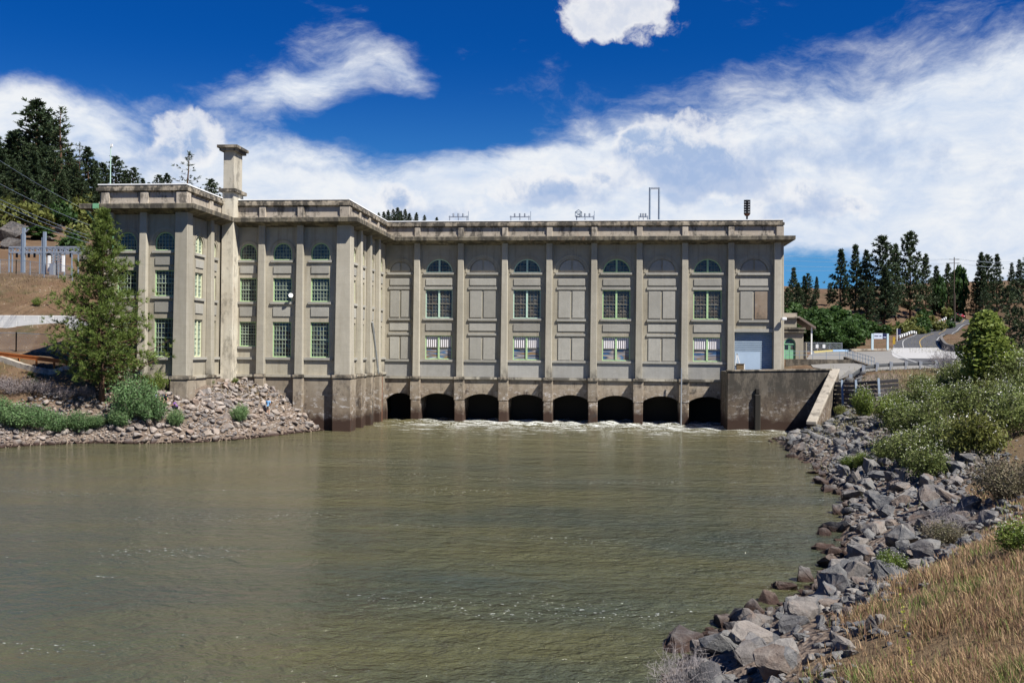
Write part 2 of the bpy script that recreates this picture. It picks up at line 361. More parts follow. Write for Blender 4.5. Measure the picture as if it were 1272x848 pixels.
def ground_mat():
    m, k, b = material('ground', .95, .1)
    p = k.pos(); n1 = k.noise(p, .035, 6, .6); n2 = k.noise(p, .35, 6, .65); n3 = k.noise(p, 4, 4, .7)
    c = k.mix(k.mapr(n1, .38, .62), c3(.115, .07, .042), c3(.085, .06, .038))
    c = k.mix(k.mapr(n2, .45, .75), c, c3(.165, .115, .072))
    c = k.mix(k.math('MULTIPLY', k.mapr(k.noise(p, .12, 7, .7), .56, .66), .75), c, c3(.045, .05, .022))
    c = k.mix(k.mapr(n3, .5, .8, 0, .5), c, c3(.08, .055, .04))
    peb = k.new('ShaderNodeTexVoronoi'); k.put(peb.inputs['Vector'], p); peb.inputs['Scale'].default_value = 2.2
    c = k.mix(k.math('MULTIPLY', k.mapr(peb.outputs['Distance'], .10, .18, 1, 0), k.mapr(n2, .5, .6)), c, c3(.42, .37, .32))
    a = k.new('ShaderNodeVertexColor', layer_name='cover'); r, g, bl = [s for s in k.sep(a.outputs[0])]
    v = k.new('ShaderNodeTexVoronoi'); k.put(v.inputs['Vector'], p); v.inputs['Scale'].default_value = 4.5
    rub = k.mix(k.sep(v.outputs['Color'])[0], c3(.30, .24, .19), c3(.20, .165, .14)); rub = k.mix(k.mapr(v.outputs['Distance'], .0, .6), rub, c3(.13, .10, .08))
    c = k.mix(r, c, rub)
    gr = k.mix(k.mapr(n3, .35, .65), c3(.17, .12, .07), c3(.12, .085, .05)); c = k.mix(g, c, gr)
    k.put(b.inputs['Base Color'], c)
    k.put(b.inputs['Normal'], k.bump(k.math('ADD', n3, k.math('MULTIPLY', v.outputs['Distance'], r)), .12, .8))
    return m
me.materials.append(ground_mat()); ground = tag(link('ground', me), kind='structure')

def sheet(name, pts_l, pts_r, mat, lift, sub=4, kind='structure'):
    V = []; n = len(pts_l)
    for a, b in zip(pts_l, pts_r):
        for t in np.linspace(0, 1, sub+1): V.append((a[0]+(b[0]-a[0])*t, a[1]+(b[1]-a[1])*t))
    V = np.array(V); Z = z_road(V)+lift; w = sub+1
    f = np.array([[i*w+j, i*w+j+1, (i+1)*w+j+1, (i+1)*w+j] for i in range(n-1) for j in range(sub)])
    me = np_mesh(name, np.column_stack([V, Z]), f, mat, True); o = link(name, me); return tag(o, kind=kind)
def asphalt(name, a, b_):
    m, k, b = material(name, .9, .2); p = k.pos()
    c = k.mix(k.noise(p, .25, 6, .65), c3(*a), c3(*b_)); c = k.mix(k.mapr(k.noise(p, 1.2, 5, .7), .6, .75, 0, .4), c, c3(.03, .03, .032))
    k.put(b.inputs['Base Color'], c); k.put(b.inputs['Normal'], k.bump(k.noise(p, 30, 2), .01, .5)); return m
m_asph = asphalt('asphalt', (.055, .056, .062), (.085, .085, .09)); m_lot = asphalt('lot_surface', (.15, .145, .135), (.23, .22, .205)); m_apron = asphalt('apron_concrete', (.30, .30, .30), (.40, .39, .38))
dark = road_c
sheet('road', la[:46], lb[:46], m_asph, .03); sheet('road', la[45:64], lb[45:64], m_apron, .032); sheet('road', la[63:], lb[63:], m_asph, .03)
def poly_sheet(name, poly, mat, lift, step=3.):
    P = np.array(poly); x0, y0 = P.min(0); x1, y1 = P.max(0)
    bm = bmesh.new(); vs = [bm.verts.new((x, y, 0)) for x, y in poly]; bm.faces.new(vs)
    for ax, a0, a1 in ((0, x0, x1), (1, y0, y1)):
        for t in np.arange(a0+step, a1, step):
            pc = (t, 0, 0) if ax == 0 else (0, t, 0); no = (1, 0, 0) if ax == 0 else (0, 1, 0)
            bmesh.ops.bisect_plane(bm, geom=bm.verts[:]+bm.edges[:]+bm.faces[:], plane_co=pc, plane_no=no)
    Q = np.array([(v.co.x, v.co.y) for v in bm.verts]); Z = z_road(Q)+lift
    for v, z in zip(bm.verts, Z): v.co.z = z
    bmesh.ops.recalc_face_normals(bm, faces=bm.faces)
    me = bpy.data.meshes.new(name); bm.to_mesh(me); bm.free(); me.materials.append(mat); return tag(link(name, me), kind='structure')
poly_sheet('parking_lot', LOT, m_lot, .012)
m_white = plain('road_paint_white', (.42, .42, .41), .7, .2); m_yellow = plain('road_paint_yellow', (.36, .25, .08), .7, .2)
def marking(name, a, b, off, w, dash=None, mat=None):
    segs = [(a, b)] if not dash else [(i, i+dash[0]) for i in np.arange(a, b, dash[1])]
    V = []; f = []
    for s0, s1 in segs:
        idx = np.linspace(s0, min(s1, len(road_c)-1), 6 if dash else 2*int(b-a)); C = np.array([[np.interp(i, np.arange(len(road_c)), road_c[:, d]) for d in (0, 1)] for i in idx])
        L, Rr = strip_poly(C, w/2); T = np.gradient(C, axis=0); T /= np.hypot(*T.T)[:, None]; N = np.stack([T[:, 1], -T[:, 0]], 1)
        L = L+N*off; Rr = Rr+N*off; b0 = len(V)
        for q0, q1 in zip(L, Rr): V += [q0, q1]
        f += [[b0+2*i, b0+2*i+1, b0+2*i+3, b0+2*i+2] for i in range(len(C)-1)]
    V = np.array(V); me = np_mesh(name, np.column_stack([V, z_road(V)+.05]), np.array(f), mat); tag(link(name, me), kind='structure')
marking('road_markings', 0, 45, 0, .16, None, m_yellow)
for off in (-3.3, 3.3): marking('road_markings', 0, 45, off, .13, None, m_white)
marking('road_markings', 47, 80, 5.6, .35, (.35, .6), m_white)

# ------------------------------------------------------------------ water
def water_mat():
    m, k, b = material('river_water', .1, 1.)
    b.inputs['IOR'].default_value = 1.333
    p = k.pos(); x, y, z = k.sep(p)
    n_big = k.noise(k.map(p, scale=(.5, 1., 1), rot=(0, 0, R(8))), .075, 4, .6)
    flow = k.map(p, rot=(0, 0, R(-6)), scale=(.85, 1.05, 1))
    r1 = k.noise(flow, .55, 4, .6, .6); r2 = k.noise(flow, 1.9, 4, .6, .5); r3 = k.noise(k.map(p, scale=(.9, 1, 1)), 6.5, 3, .6)
    gust = k.mapr(k.noise(k.map(p, scale=(.55, 1, 1)), .06, 4, .6, .5), .38, .66)
    h = k.math('ADD', k.math('ADD', k.math('MULTIPLY', r1, .46), k.math('MULTIPLY', k.noise(k.map(p, rot=(0, 0, R(10)), scale=(.45, 1.2, 1)), .22, 3, .55, .8), .42)), k.math('ADD', k.math('MULTIPLY', r2, k.math('MULTIPLY_ADD', gust, .34, .15)), k.math('MULTIPLY', r3, k.math('MULTIPLY_ADD', gust, .080, .035))))
    k.put(b.inputs['Normal'], k.bump(h, 1., 1.))
    silt_and_sheen = k.mix(k.mapr(n_big, .40, .60), c3(.074, .073, .032), c3(.042, .053, .037))  # silt colour; its olive and bluish patches stand in for reflections
    far = k.mapr(y, 40, 122); silt_and_sheen = k.mix(far, silt_and_sheen, c3(.125, .112, .058))  # lighter towards the hall, whose reflection is put into the colour
    # foam: boiling below the draft tubes, streaks further out, a few flecks everywhere
    near_t = k.math('MULTIPLY', k.mapr(y, 96, 125, 0, 1), k.mapr(x, -34, -20)); near_t = k.math('POWER', near_t, .85)
    fs = k.map(k.vmath('ADD', p, k.vmath('MULTIPLY', k.noise(p, .25, 3, out=1), (3.5, 2.5, 0))), rot=(0, 0, R(4)), scale=(.30, 1.1, 1))
    f1 = k.noise(fs, 1.0, 8, .7, .3); f2 = k.noise(k.map(p, scale=(.7, 1.1, 1)), 6, 4, .75)
    foam = k.mapr(k.math('ADD', k.math('MULTIPLY', f1, .62), k.math('MULTIPLY_ADD', f2, .42, k.math('MULTIPLY', near_t, .165))), .635, .75, 0, 1, True)
    edge = k.math('MULTIPLY', k.math('MULTIPLY', k.mapr(k.math('MULTIPLY_ADD', k.noise(p, .35, 3), 9., y), 121.5, 129.), k.mapr(x, -24, -14)), k.mapr(k.math('MULTIPLY_ADD', f1, .7, k.math('MULTIPLY', f2, .5)), .56, .72))
    streak = k.mapr(k.noise(k.map(fs, scale=(.5, .5, 1)), .35, 3, .5), .56, .70)
    fl = k.mapr(k.noise(k.map(p, scale=(.8, 1.25, 1)), 5.5, 3, .62), .63, .69)
    fl = k.math('MULTIPLY', fl, k.math('MULTIPLY_ADD', streak, .85, .05))
    foam = k.math('MAXIMUM', k.math('MAXIMUM', foam, k.math('MULTIPLY', edge, k.mapr(k.noise(k.map(p, scale=(.6, 1, 1)), .28, 3), .42, .60, .1, .75))), fl)
    k.put(b.inputs['Base Color'], k.mix(foam, silt_and_sheen, c3(.74, .76, .74)))
    k.put(b.inputs['Roughness'], k.math('MULTIPLY_ADD', foam, .6, .06))
    return m
wx = axis(((-400, -60, 20), (-60, 60, 1.5), (60, 401, 20))); wy = axis(((-400, 10, 20), (10, 145, 1.5)))
WX, WY = np.meshgrid(wx, wy); WZ = np.zeros_like(WX)
boil = np.clip((WY-112)/13, 0, 1)*(WX > -30)
WZ = boil*.18*np.sin(WX*1.1+2*np.sin(WY*.8))*np.sin(WY*1.6+WX*.35)+boil*.11*np.sin(WX*2.6+WY)
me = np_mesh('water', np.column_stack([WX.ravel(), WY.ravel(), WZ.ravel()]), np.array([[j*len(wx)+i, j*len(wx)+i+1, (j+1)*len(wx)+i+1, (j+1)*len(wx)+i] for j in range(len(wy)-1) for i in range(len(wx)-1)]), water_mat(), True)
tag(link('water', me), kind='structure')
# ------------------------------------------------------------------ powerhouse materials
def concrete(name, base, dark_, streak=.5, mold=.0, base_zone=False, boards=True, tone=.0):
    m, k, b = material(name, .9, .2); p = k.pos(); z = k.sep(p)[2]
    n1 = k.noise(p, .22, 6, .6); n2 = k.noise(p, 1.7, 7, .68); n3 = k.noise(p, 14, 4, .6)
    st = k.noise(k.map(p, scale=(1.3, 1.3, .07)), 1.6, 6, .68)
    c = k.mix(k.mapr(n1, .35, .68), c3(*base), c3(*dark_))
    c = k.mix(k.mapr(n2, .42, .75, 0, .38), c, c3(*[x*.62 for x in base]))
    c = k.mix(k.math('MULTIPLY', k.mapr(st, .50, .74), streak), c, c3(base[0]*.52, base[1]*.48, base[2]*.44))
    c = k.mix(k.mapr(k.noise(p, .6, 4, .6), .62, .78, 0, .35), c, c3(.46, .43, .38))
    c = k.mix(k.mapr(n3, .35, .7, 0, .18), c, c3(base[0]*.55, base[1]*.55, base[2]*.5))
    if boards:
        w = k.math('FRACT', k.math('DIVIDE', z, 1.22)); lift = k.mapr(k.math('ABSOLUTE', k.math('SUBTRACT', w, .5)), .47, .5)
        c = k.mix(k.math('MULTIPLY', lift, .22), c, c3(base[0]*.5, base[1]*.48, base[2]*.45))
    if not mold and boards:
        ledge_dark = k.math('MULTIPLY', k.mapr(k.noise(k.map(p, scale=(.9, .9, .5)), .55, 5, .65), .52, .62), k.mapr(z, 7.6, 5.6)); c = k.mix(k.math('MULTIPLY', ledge_dark, .8), c, c3(.06, .055, .05))  # darker blotches, stronger towards the ledge
    if mold:
        mm = k.math('ADD', k.noise(k.map(p, scale=(.55, .55, .16)), 1.5, 8, .74), k.math('MULTIPLY_ADD', n2, .35, -.18))
        c = k.mix(k.math('MULTIPLY', k.mapr(mm, *((.42, .54) if mold > .8 else (.50, .60))), mold), c, c3(.055, .05, .042))
        c = k.mix(k.math('MULTIPLY', k.mapr(k.noise(k.map(p, scale=(.8, .8, .3), loc=(7, 3, 1)), 1.2, 6, .7), .6, .7), .4), c, c3(.30, .20, .13))
    if base_zone:
        zz = k.math('MULTIPLY_ADD', k.noise(p, .8, 5, .65), 2.2, k.math('SUBTRACT', z, 1.1))
        c = k.mix(k.mapr(zz, 4.6, 2.6, 0, .6), c, k.mix(n2, c3(.20, .145, .095), c3(.12, .09, .07)))
        c = k.mix(k.math('MULTIPLY', k.mapr(k.noise(k.map(p, scale=(.8, .8, 1.6)), 1.5, 8, .78), .53, .60), k.math('MULTIPLY', k.mapr(zz, 5.0, 3.0), float(base_zone))), c, c3(.44, .41, .38))
        c = k.mix(k.math('MULTIPLY', k.mapr(k.noise(k.map(p, scale=(1, 1, .5), loc=(4, 2, 9)), 1.0, 8, .75), .53, .62), k.mapr(zz, 6.0, 3.5, .35, .9)), c, c3(.065, .05, .042))
        c = k.mix(k.mapr(zz, 2.0, 1.0), c, c3(.05, .03, .022))
        c = k.mix(k.math('MULTIPLY', k.mapr(k.noise(p, .45, 7, .7), .60, .66), .8), c, c3(.05, .045, .04))
    tone_ = k.mapr(k.rnd(), 0, 1, .84, 1.12); tc = k.new('ShaderNodeCombineXYZ'); [k.put(tc.inputs[i], tone_) for i in range(3)]; c = k.vmath('MULTIPLY', c, tc.outputs[0])
    k.put(b.inputs['Base Color'], c)
    h = k.math('ADD', k.math('MULTIPLY', n2, .6), k.math('MULTIPLY', n3, .35)); k.put(b.inputs['Normal'], k.bump(h, .05, .55))
    k.put(b.inputs['Roughness'], k.mapr(n2, .3, .7, .82, .96)); return m
M = {}
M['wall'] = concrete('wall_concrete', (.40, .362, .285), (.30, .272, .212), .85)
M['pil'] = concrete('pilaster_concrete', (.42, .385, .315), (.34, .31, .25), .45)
M['panel'] = concrete('panel_concrete', (.36, .345, .305), (.30, .285, .25), .25, boards=False)
M['apron'] = concrete('apron_concrete_wall', (.36, .35, .325), (.31, .30, .275), .3, boards=False)
M['base'] = concrete('base_concrete', (.34, .29, .225), (.24, .195, .145), .6, .25, True)
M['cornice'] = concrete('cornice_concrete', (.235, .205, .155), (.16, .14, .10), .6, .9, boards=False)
M['parapet'] = concrete('parapet_concrete', (.48, .42, .345), (.38, .33, .265), .5, .75, boards=False)
M['coping'] = concrete('coping_concrete', (.36, .31, .24), (.24, .205, .16), .6, .95, boards=False)
M['rusty'] = concrete('rust_stained_panel', (.33, .27, .21), (.24, .15, .09), .6, .5, boards=False)
M['chim'] = concrete('chimney_concrete', (.56, .52, .43), (.43, .38, .30), .55, .45)
M['flash'] = plain('roof_flashing', (.80, .80, .79), .5, .4)
M['roof'] = plain('roof_felt', (.20, .20, .19), .9, .1)
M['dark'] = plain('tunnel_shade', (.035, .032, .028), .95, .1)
M['green'] = plain('window_green_paint', (.36, .52, .27), .6, .4, 0, .3, 4)
M['bars'] = plain('weathered_glazing_bars', (.17, .16, .13), .7, .3, 0, .3, 4)
M['barsl'] = plain('pale_glazing_bars', (.30, .36, .27), .7, .3, 0, .2, 4)
M['mint'] = plain('window_mint_paint', (.42, .58, .47), .6, .4, 0, .25, 4)
M['cream'] = plain('window_cream_paint', (.60, .62, .42), .6, .4, 0, .25, 4)
def glass(name, cols, rough=.06, spec=.5, scale=(2.2, 2.2, 2.2)):
    m, k, b = material(name, rough, spec); p = k.pos()
    v = k.new('ShaderNodeTexVoronoi', distance='CHEBYCHEV'); k.put(v.inputs['Vector'], k.map(p, scale=scale)); v.inputs['Scale'].default_value = 1.; v.inputs['Randomness'].default_value = .45
    f = k.sep(v.outputs['Color'])[0]
    k.put(b.inputs['Base Color'], k.ramp(f, [(i/len(cols), c) for i, c in enumerate(cols)], 'CONSTANT'))
    nn = k.math('ADD', k.noise(p, .9, 2), k.math('MULTIPLY', k.sep(v.outputs['Color'])[1], .6)); k.put(b.inputs['Normal'], k.bump(nn, .12, .3)); return m
M['glass'] = glass('dark_glass', [(.02, .028, .035), (.05, .06, .06), (.012, .016, .022), (.09, .10, .085), (.02, .03, .055), (.035, .04, .04)])
M['glassmix'] = glass('mixed_reflection_glass', [(.05, .04, .03), (.10, .075, .055), (.03, .035, .045), (.08, .07, .06), (.05, .065, .08), (.13, .11, .09)], .12)  # brown and blue reflections put into the pane colours
M['glasspale'] = glass('sky_reflection_glass', [(.22, .28, .24), (.30, .36, .30), (.17, .22, .2), (.35, .40, .33), (.12, .16, .16)], .12)  # reflected sky and sunlit blinds put into the pale pane colours
def stripes(name, cols, axis_, freq, nz, rough=.4):
    m, k, b = material(name, rough, .4); p = k.pos()
    sc = [(.25, .25, freq), (freq, freq, .05)][axis_]
    f = k.noise(k.map(p, scale=sc), 1., nz, .6); f = k.mapr(f, .28, .72)
    k.put(b.inputs['Base Color'], k.ramp(f, [(i/(len(cols)-1), c) for i, c in enumerate(cols)])); return m
M['streakpane'] = stripes('streaked_pane_colours', [(.015, .02, .03), (.05, .13, .27), (.03, .05, .09), (.42, .34, .27), (.05, .14, .28), (.27, .15, .03), (.08, .17, .28), (.50, .46, .42), (.02, .02, .03)], 0, 2.6, 1, .3)  # coloured horizontal streaks across the lower panes
def corrugated():
    m, k, b = material('corrugated_plastic', .5, .4); p = k.pos(); x = k.sep(p)[0]
    s = k.math('SINE', k.math('MULTIPLY', x, 6.2832/.26)); c = k.mix(k.mapr(s, -1, -.2), c3(.30, .27, .27), c3(.66, .63, .64))
    c = k.mix(k.mapr(k.noise(p, 1.5, 4), .4, .7, 0, .35), c, c3(.45, .42, .46))
    k.put(b.inputs['Base Color'], c); k.put(b.inputs['Normal'], k.bump(s, .03, 1)); return m
M['corr'] = corrugated()
def shutter():
    m, k, b = material('roll_door_steel', .45, .5); p = k.pos(); z = k.sep(p)[2]
    s = k.math('SINE', k.math('MULTIPLY', z, 6.2832/.24)); n = k.noise(p, .8, 5, .6)
    c = k.mix(k.mapr(n, .35, .7), c3(.21, .28, .36), c3(.15, .21, .28)); c = k.mix(k.mapr(s, -1, -.6, .55, 0), c, c3(.10, .13, .19))
    k.put(b.inputs['Base Color'], c); k.put(b.inputs['Normal'], k.bump(s, .03, 1)); return m
M['shutter'] = shutter()
M['shutter_new'] = plain('pale_door_patch', (.36, .45, .55), .45, .5, 0, .12, 2)
M['rust'] = plain('rusty_steel', (.16, .07, .04), .85, .2, 0, .4, 3)
M['galv'] = plain('galvanised_steel', (.42, .44, .46), .45, .5, .6, .15, 4)
M['steel'] = plain('blue_grey_steel', (.22, .27, .33), .55, .5, .2, .2, 3)
M['black'] = plain('black_paint', (.012, .012, .014), .5, .4)
M['gpipe'] = plain('green_downpipe', (.16, .36, .20), .5, .4)
M['whitep'] = plain('white_paint', (.72, .72, .70), .5, .4)

# ------------------------------------------------------------------ powerhouse
ph = empty('powerhouse', (-8, YH, 0), label='weathered tan concrete powerhouse with tall pilasters, arched windows and a chimney', cat='powerhouse')
# children keep world coordinates: cancel the parent's offset
def part(o): return o
PHO = Vector(ph.location)
class PB(MB):
    def build(s, name, mat, parent=ph, **kw):
        s.v = [tuple(Vector(p)-PHO) for p in s.v]; return MB.build(s, name, mat, parent, **kw)
def wall_bay(mb, F, u0, u1, z0, z1, openings, d0, d1):
    """wall slab with rectangular or arched openings (ua, ub, za, zspring, rise)"""
    z = z0
    for ua, ub, za, zs, rise in sorted(openings, key=lambda o: o[2]):
        if za > z: mb.fbox(F, u0, u1, d0, d1, z, za)
        zt = zs+rise+(.12 if rise else 0)
        mb.fbox(F, u0, ua, d0, d1, za, zt); mb.fbox(F, ub, u1, d0, d1, za, zt)
        if rise:
            c = (ua+ub)/2; hw = (ub-ua)/2
            if rise < hw-.001: rad = (hw*hw+rise*rise)/(2*rise); cz = zs+rise-rad; a0 = math.asin(min(1, hw/rad))
            else: rad = hw; cz = zs; a0 = math.pi/2
            n = 14; pts = [(c+rad*math.sin(-a0+2*a0*i/n), cz+rad*math.cos(-a0+2*a0*i/n)) for i in range(n+1)]
            for (ua_, za_), (ub_, zb_) in zip(pts, pts[1:]): mb.fpoly(F, [(ua_, za_), (ub_, zb_), (ub_, zt), (ua_, zt)], d0, d1)
        z = zt
    if z < z1: mb.fbox(F, u0, u1, d0, d1, z, z1)
def ring(mb, F, c, zc, r0, r1, d0, d1, n=18):
    P = lambda r, t: (c+r*math.cos(t), zc+r*math.sin(t))
    for i in range(n):
        t0, t1 = math.pi*i/n, math.pi*(i+1)/n
        mb.fpoly(F, [P(r0, t0), P(r1, t0), P(r1, t1), P(r0, t1)], d0, d1)
def make_window(F, c, hw, z0, z1, cols, rows, paint, pane, arch=False, d=-.16, mull=True, rail=True, sill=True, sill_w=.25, lower=None, stilt=0, bars=None):
    mb = PB(); gb = PB(); b = .11; dd = d-.10
    def inz(u): return z0+stilt+math.sqrt(max(0, (hw-.05)**2-(u-c)**2)) if arch else z1
    mb.fbox(F, c-hw, c+hw, dd, d, z0, z0+b)
    if arch:
        ring(mb, F, c, z0+stilt, hw-b*1.15, hw, dd, d+.02)
        if stilt: mb.fbox(F, c-hw, c-hw+b, dd, d, z0+b, z0+stilt-.002); mb.fbox(F, c+hw-b, c+hw, dd, d, z0+b, z0+stilt-.002)
    else:
        mb.fbox(F, c-hw, c-hw+b, dd, d, z0+b, z1); mb.fbox(F, c+hw-b, c+hw, dd, d, z0+b, z1); mb.fbox(F, c-hw+b, c+hw-b, dd, d, z1-b, z1)
    if mull: mb.fbox(F, c-.11, c+.11, dd+.01, d+.03, z0+b, inz(c)-.06)
    for i in range(1, cols):
        u = c-hw+2*hw*i/cols
        if mull and abs(u-c) < .15: continue
        gb.fbox(F, u-.018, u+.018, dd+.02, d-.03, z0+b, inz(u)-b*.6)
    for j in range(1, rows):
        zz = z0+(z1-z0)*j/rows; big = rail and not arch and j == rows//2; t = .05 if big else .02
        w = math.sqrt(max(0, hw**2-max(0, zz-z0-stilt)**2)) if arch else hw
        gb.fbox(F, c-w+b, c+w-b, dd+.025, d-.032+(.03 if big else 0), zz-t, zz+t)
    o = mb.build('window', paint)
    if gb.v: gb.build('glazing_bars', bars or M['bars'], o)
    if arch: pts = ([(c-hw+.05, z0+.03), (c+hw-.05, z0+.03)] if stilt else [])+[(c+(hw-.05)*math.cos(math.pi*i/18), z0+stilt+.03+(hw-.05)*math.sin(math.pi*i/18)) for i in range(19)]
    else: pts = [(c-hw+.03, z0+.03), (c+hw-.03, z0+.03), (c+hw-.03, z1-.03), (c-hw+.03, z1-.03)]
    if lower:
        zm = z0+(z1-z0)*.5
        PB().fpoly(F, [(c-hw+.03, zm), (c+hw-.03, zm), (c+hw-.03, z1-.03), (c-hw+.03, z1-.03)], dd-.02, dd+.045).build('corrugated_panel', M['corr'], o)
        pts = [(c-hw+.03, z0+.03), (c+hw-.03, z0+.03), (c+hw-.03, zm-.01), (c-hw+.03, zm-.01)]
    PB().fpoly(F, pts, dd-.04, dd+.005).build('pane', pane, o)
    if sill: PB().fbox(F, c-hw-sill_w, c+hw+sill_w, -.2, .17, z0-.26, z0-.002).build('sill', M['panel'], o)
    return o
ZS = 22.15     # underside of the cornice
TUN = 4.2
def raised(F, u0, u1, z0, z1, d=.09, name='wall_panel'):
    return PB().fbox(F, u0, u1, .0, d, z0, z1).build(name, M['panel'], bevel=.02)

# main hall: eight full bays between pilasters, one narrow one in the corner, one at the end
FH = Face(0, YH, 1, 0)
PX = [-24.87+5.573*i for i in range(8)]+[19.72]
CORN = MX
bays = [(CORN, PX[0]-.4)]+[(PX[i]+.4, PX[i+1]-.4) for i in range(8)]
hall = PB(); base = PB()
ARCH = []
for i, (u0, u1) in enumerate(bays):
    c = (u0+u1)/2+(.1 if i == 0 else 0); hw = 1.72 if i else 1.40
    a0, a1 = u0-(.0 if i == 0 else .4), u1+.4
    win = i % 2 == 1
    ops = []
    if win: ops = [(c-hw, c+hw, 7.68, 10.68, 0), (c-hw, c+hw, 12.88, 16.48, 0), (c-hw, c+hw, 18.62, 18.62, hw)]
    else: ops = [(c-hw, c+hw, 18.62, 18.62, hw)]
    if i == 8: ops.append((c-2.28, c+2.28, 5.4, 11.35, 0))
    # the recessed slabs behind the blind arches
    wall_bay(hall, FH, a0, a1, 5.2, ZS+.4, ops, -.5, 0)
    if i < 8:
        ao, bo = (u0-.1+(.35 if i == 0 else 0), u1+.1); cc = (ao+bo)/2; ARCH.append((ao, bo))
        wall_bay(base, FH, a0, a1, -3, 5.2, [(ao, bo, -3+.001, 2.55, .85)], -.9, .06)
        # tunnel: side walls are the piers, a dark back wall further in
    if win:
        make_window(FH, c, hw, 18.62, 18.62+hw, 8, 4, M['mint'] if i < 4 else M['green'], M['glass'], True)
        make_window(FH, c, hw, 12.88, 16.48, 8, 8, M['mint'] if i < 4 else M['green'], M['glassmix'])
        make_window(FH, c, hw, 7.68, 10.68, 2, 2, M['green'], M['streakpane'], lower=True, sill=False)
        raised(FH, c-hw+.05, c+hw-.05, 17.02, 17.85)
        raised(FH, c-hw+.05, c+hw-.05, 11.3, 12.2)
        PB().fbox(FH, c-hw-.12, c+hw+.12, 0, .07, 16.5, 16.82).build('moulding', M['panel'])
    else:
        PB().fbox(FH, c-hw+.002, c+hw-.002, -.34, -.16, 18.5, 18.62+hw+.1).build('blind_arch', M['wall'])
        PB().fpoly(FH, [(c-.12-(hw-.27)*math.cos(t)*.97, 18.86+(hw-.4)*math.sin(t)) for t in np.linspace(math.pi/2, 0, 9)]+[(c-.12, 18.86)], -.17, -.07).build('wall_panel', M['panel'])
        PB().fpoly(FH, [(c+.12, 18.86)]+[(c+.12+(hw-.27)*math.cos(t)*.97, 18.86+(hw-.4)*math.sin(t)) for t in np.linspace(0, math.pi/2, 9)], -.17, -.07).build('wall_panel', M['panel'])
        PB().fbox(FH, c-hw-.25, c+hw+.25, -.1, .2, 18.34, 18.618).build('sill', M['panel'])
        raised(FH, c-hw+.05, c+hw-.05, 17.02, 17.85)
        PB().fbox(FH, c-hw-.12, c+hw+.12, 0, .12, 16.5, 16.82).build('moulding', M['panel'])
        for s in (-1, 1):
            w0 = c+s*.12 if s > 0 else c-hw+.1; w1 = c+hw-.1 if s > 0 else c-.12
            pn_ = raised(FH, w0, w1, 12.98, 16.3)
            if i < 8: raised(FH, w0, w1, 7.72, 10.45)
            elif s > 0: pn_.data.materials[0] = M['rusty']
        PB().fbox(FH, c-hw-.1, c+hw+.1, 0, .2, 12.56, 12.84).build('sill', M['panel'])
        if i < 8:
            raised(FH, c-hw+.05, c+hw-.05, 11.3, 12.2)
            PB().fbox(FH, c-hw-.12, c+hw+.12, 0, .14, 10.72, 11.0).build('moulding', M['panel'])
    r_ = PB(); ring(r_, FH, c, 18.62, hw+.32, hw+.5, -.1, .045, 22); r_.build('arch_moulding', M['wall'])
    if i < 8:
        PB().fbox(FH, u0+.02, u1-.02, 0, .22, 7.38, 7.66).build('sill_course', M['panel'])
        PB().fbox(FH, u0+.05, u1-.05, 0, .05, 5.52, 7.36).build('apron_panel', M['apron'])
        PB().fbox(FH, u0-.0, u1+.0, 0, .30, 5.22, 5.5).build('ledge', M['pil'])
hall.fbox(FH, PX[-1]+.0, HX1-.02, -.5, 0, -3, ZS+.4)
# end wall, back wall
FE = Face(HX1, YH, 0, 1)
hall.fbox(FE, .5, 18, -.5, 0, -3, ZS+.4); hall.fbox(Face(0, 144, 1, 0), MX, HX1-.5, 0, .5, -3, ZS+.4)
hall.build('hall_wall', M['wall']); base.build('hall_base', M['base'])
# roll-up door in the last bay
c = (bays[8][0]+bays[8][1])/2
dr = PB().fbox(FH, c-2.27, c+2.27, -.35, -.28, 5.5, 11.34).build('roll_up_door', M['shutter'])
PB().fbox(FH, c-2.2, c+.85, -.282, -.262, 6.4, 8.9).build('pale_slats', M['shutter_new'], dr)
PB().fbox(FH, c-2.45, c+2.45, 0, .2, 11.36, 11.75).build('moulding', M['panel'])
# pilasters and piers
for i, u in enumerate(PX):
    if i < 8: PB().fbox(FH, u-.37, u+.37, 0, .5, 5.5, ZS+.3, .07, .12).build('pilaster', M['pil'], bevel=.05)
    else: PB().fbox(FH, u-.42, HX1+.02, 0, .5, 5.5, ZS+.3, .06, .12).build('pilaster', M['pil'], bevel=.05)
    if i < 8:
        PB().fbox(FH, u-.72, u+.62, 0, .98, 5.14, 5.52).build('pier_cap', M['coping'], bevel=.06)
        PB().fbox(FH, u-.68, u+.58, -TUN, .82, 2.6, 5.14).build('pier', M['base'], bevel=.05)
        PB().fbox(FH, u-.60, u+.54, -TUN, .78, -3, 2.6).build('pier', M['base'], bevel=.08)
PB().fbox(FE, 15, 16.2, 0, .5, 5.5, ZS+.3, .06, .12).build('pilaster', M['pil'])
PB().fbox(FE, -.02, .8, 0, .4, 5.5, ZS+.3, .06, .12).build('pilaster', M['pil'], bevel=.05)
PB().fbox(FH, MX, 15, -TUN-.3, -TUN, -3, 5).fbox(FH, MX, 15, -TUN, -.91, 4.6, 4.9).build('tunnel_back', M['dark'])

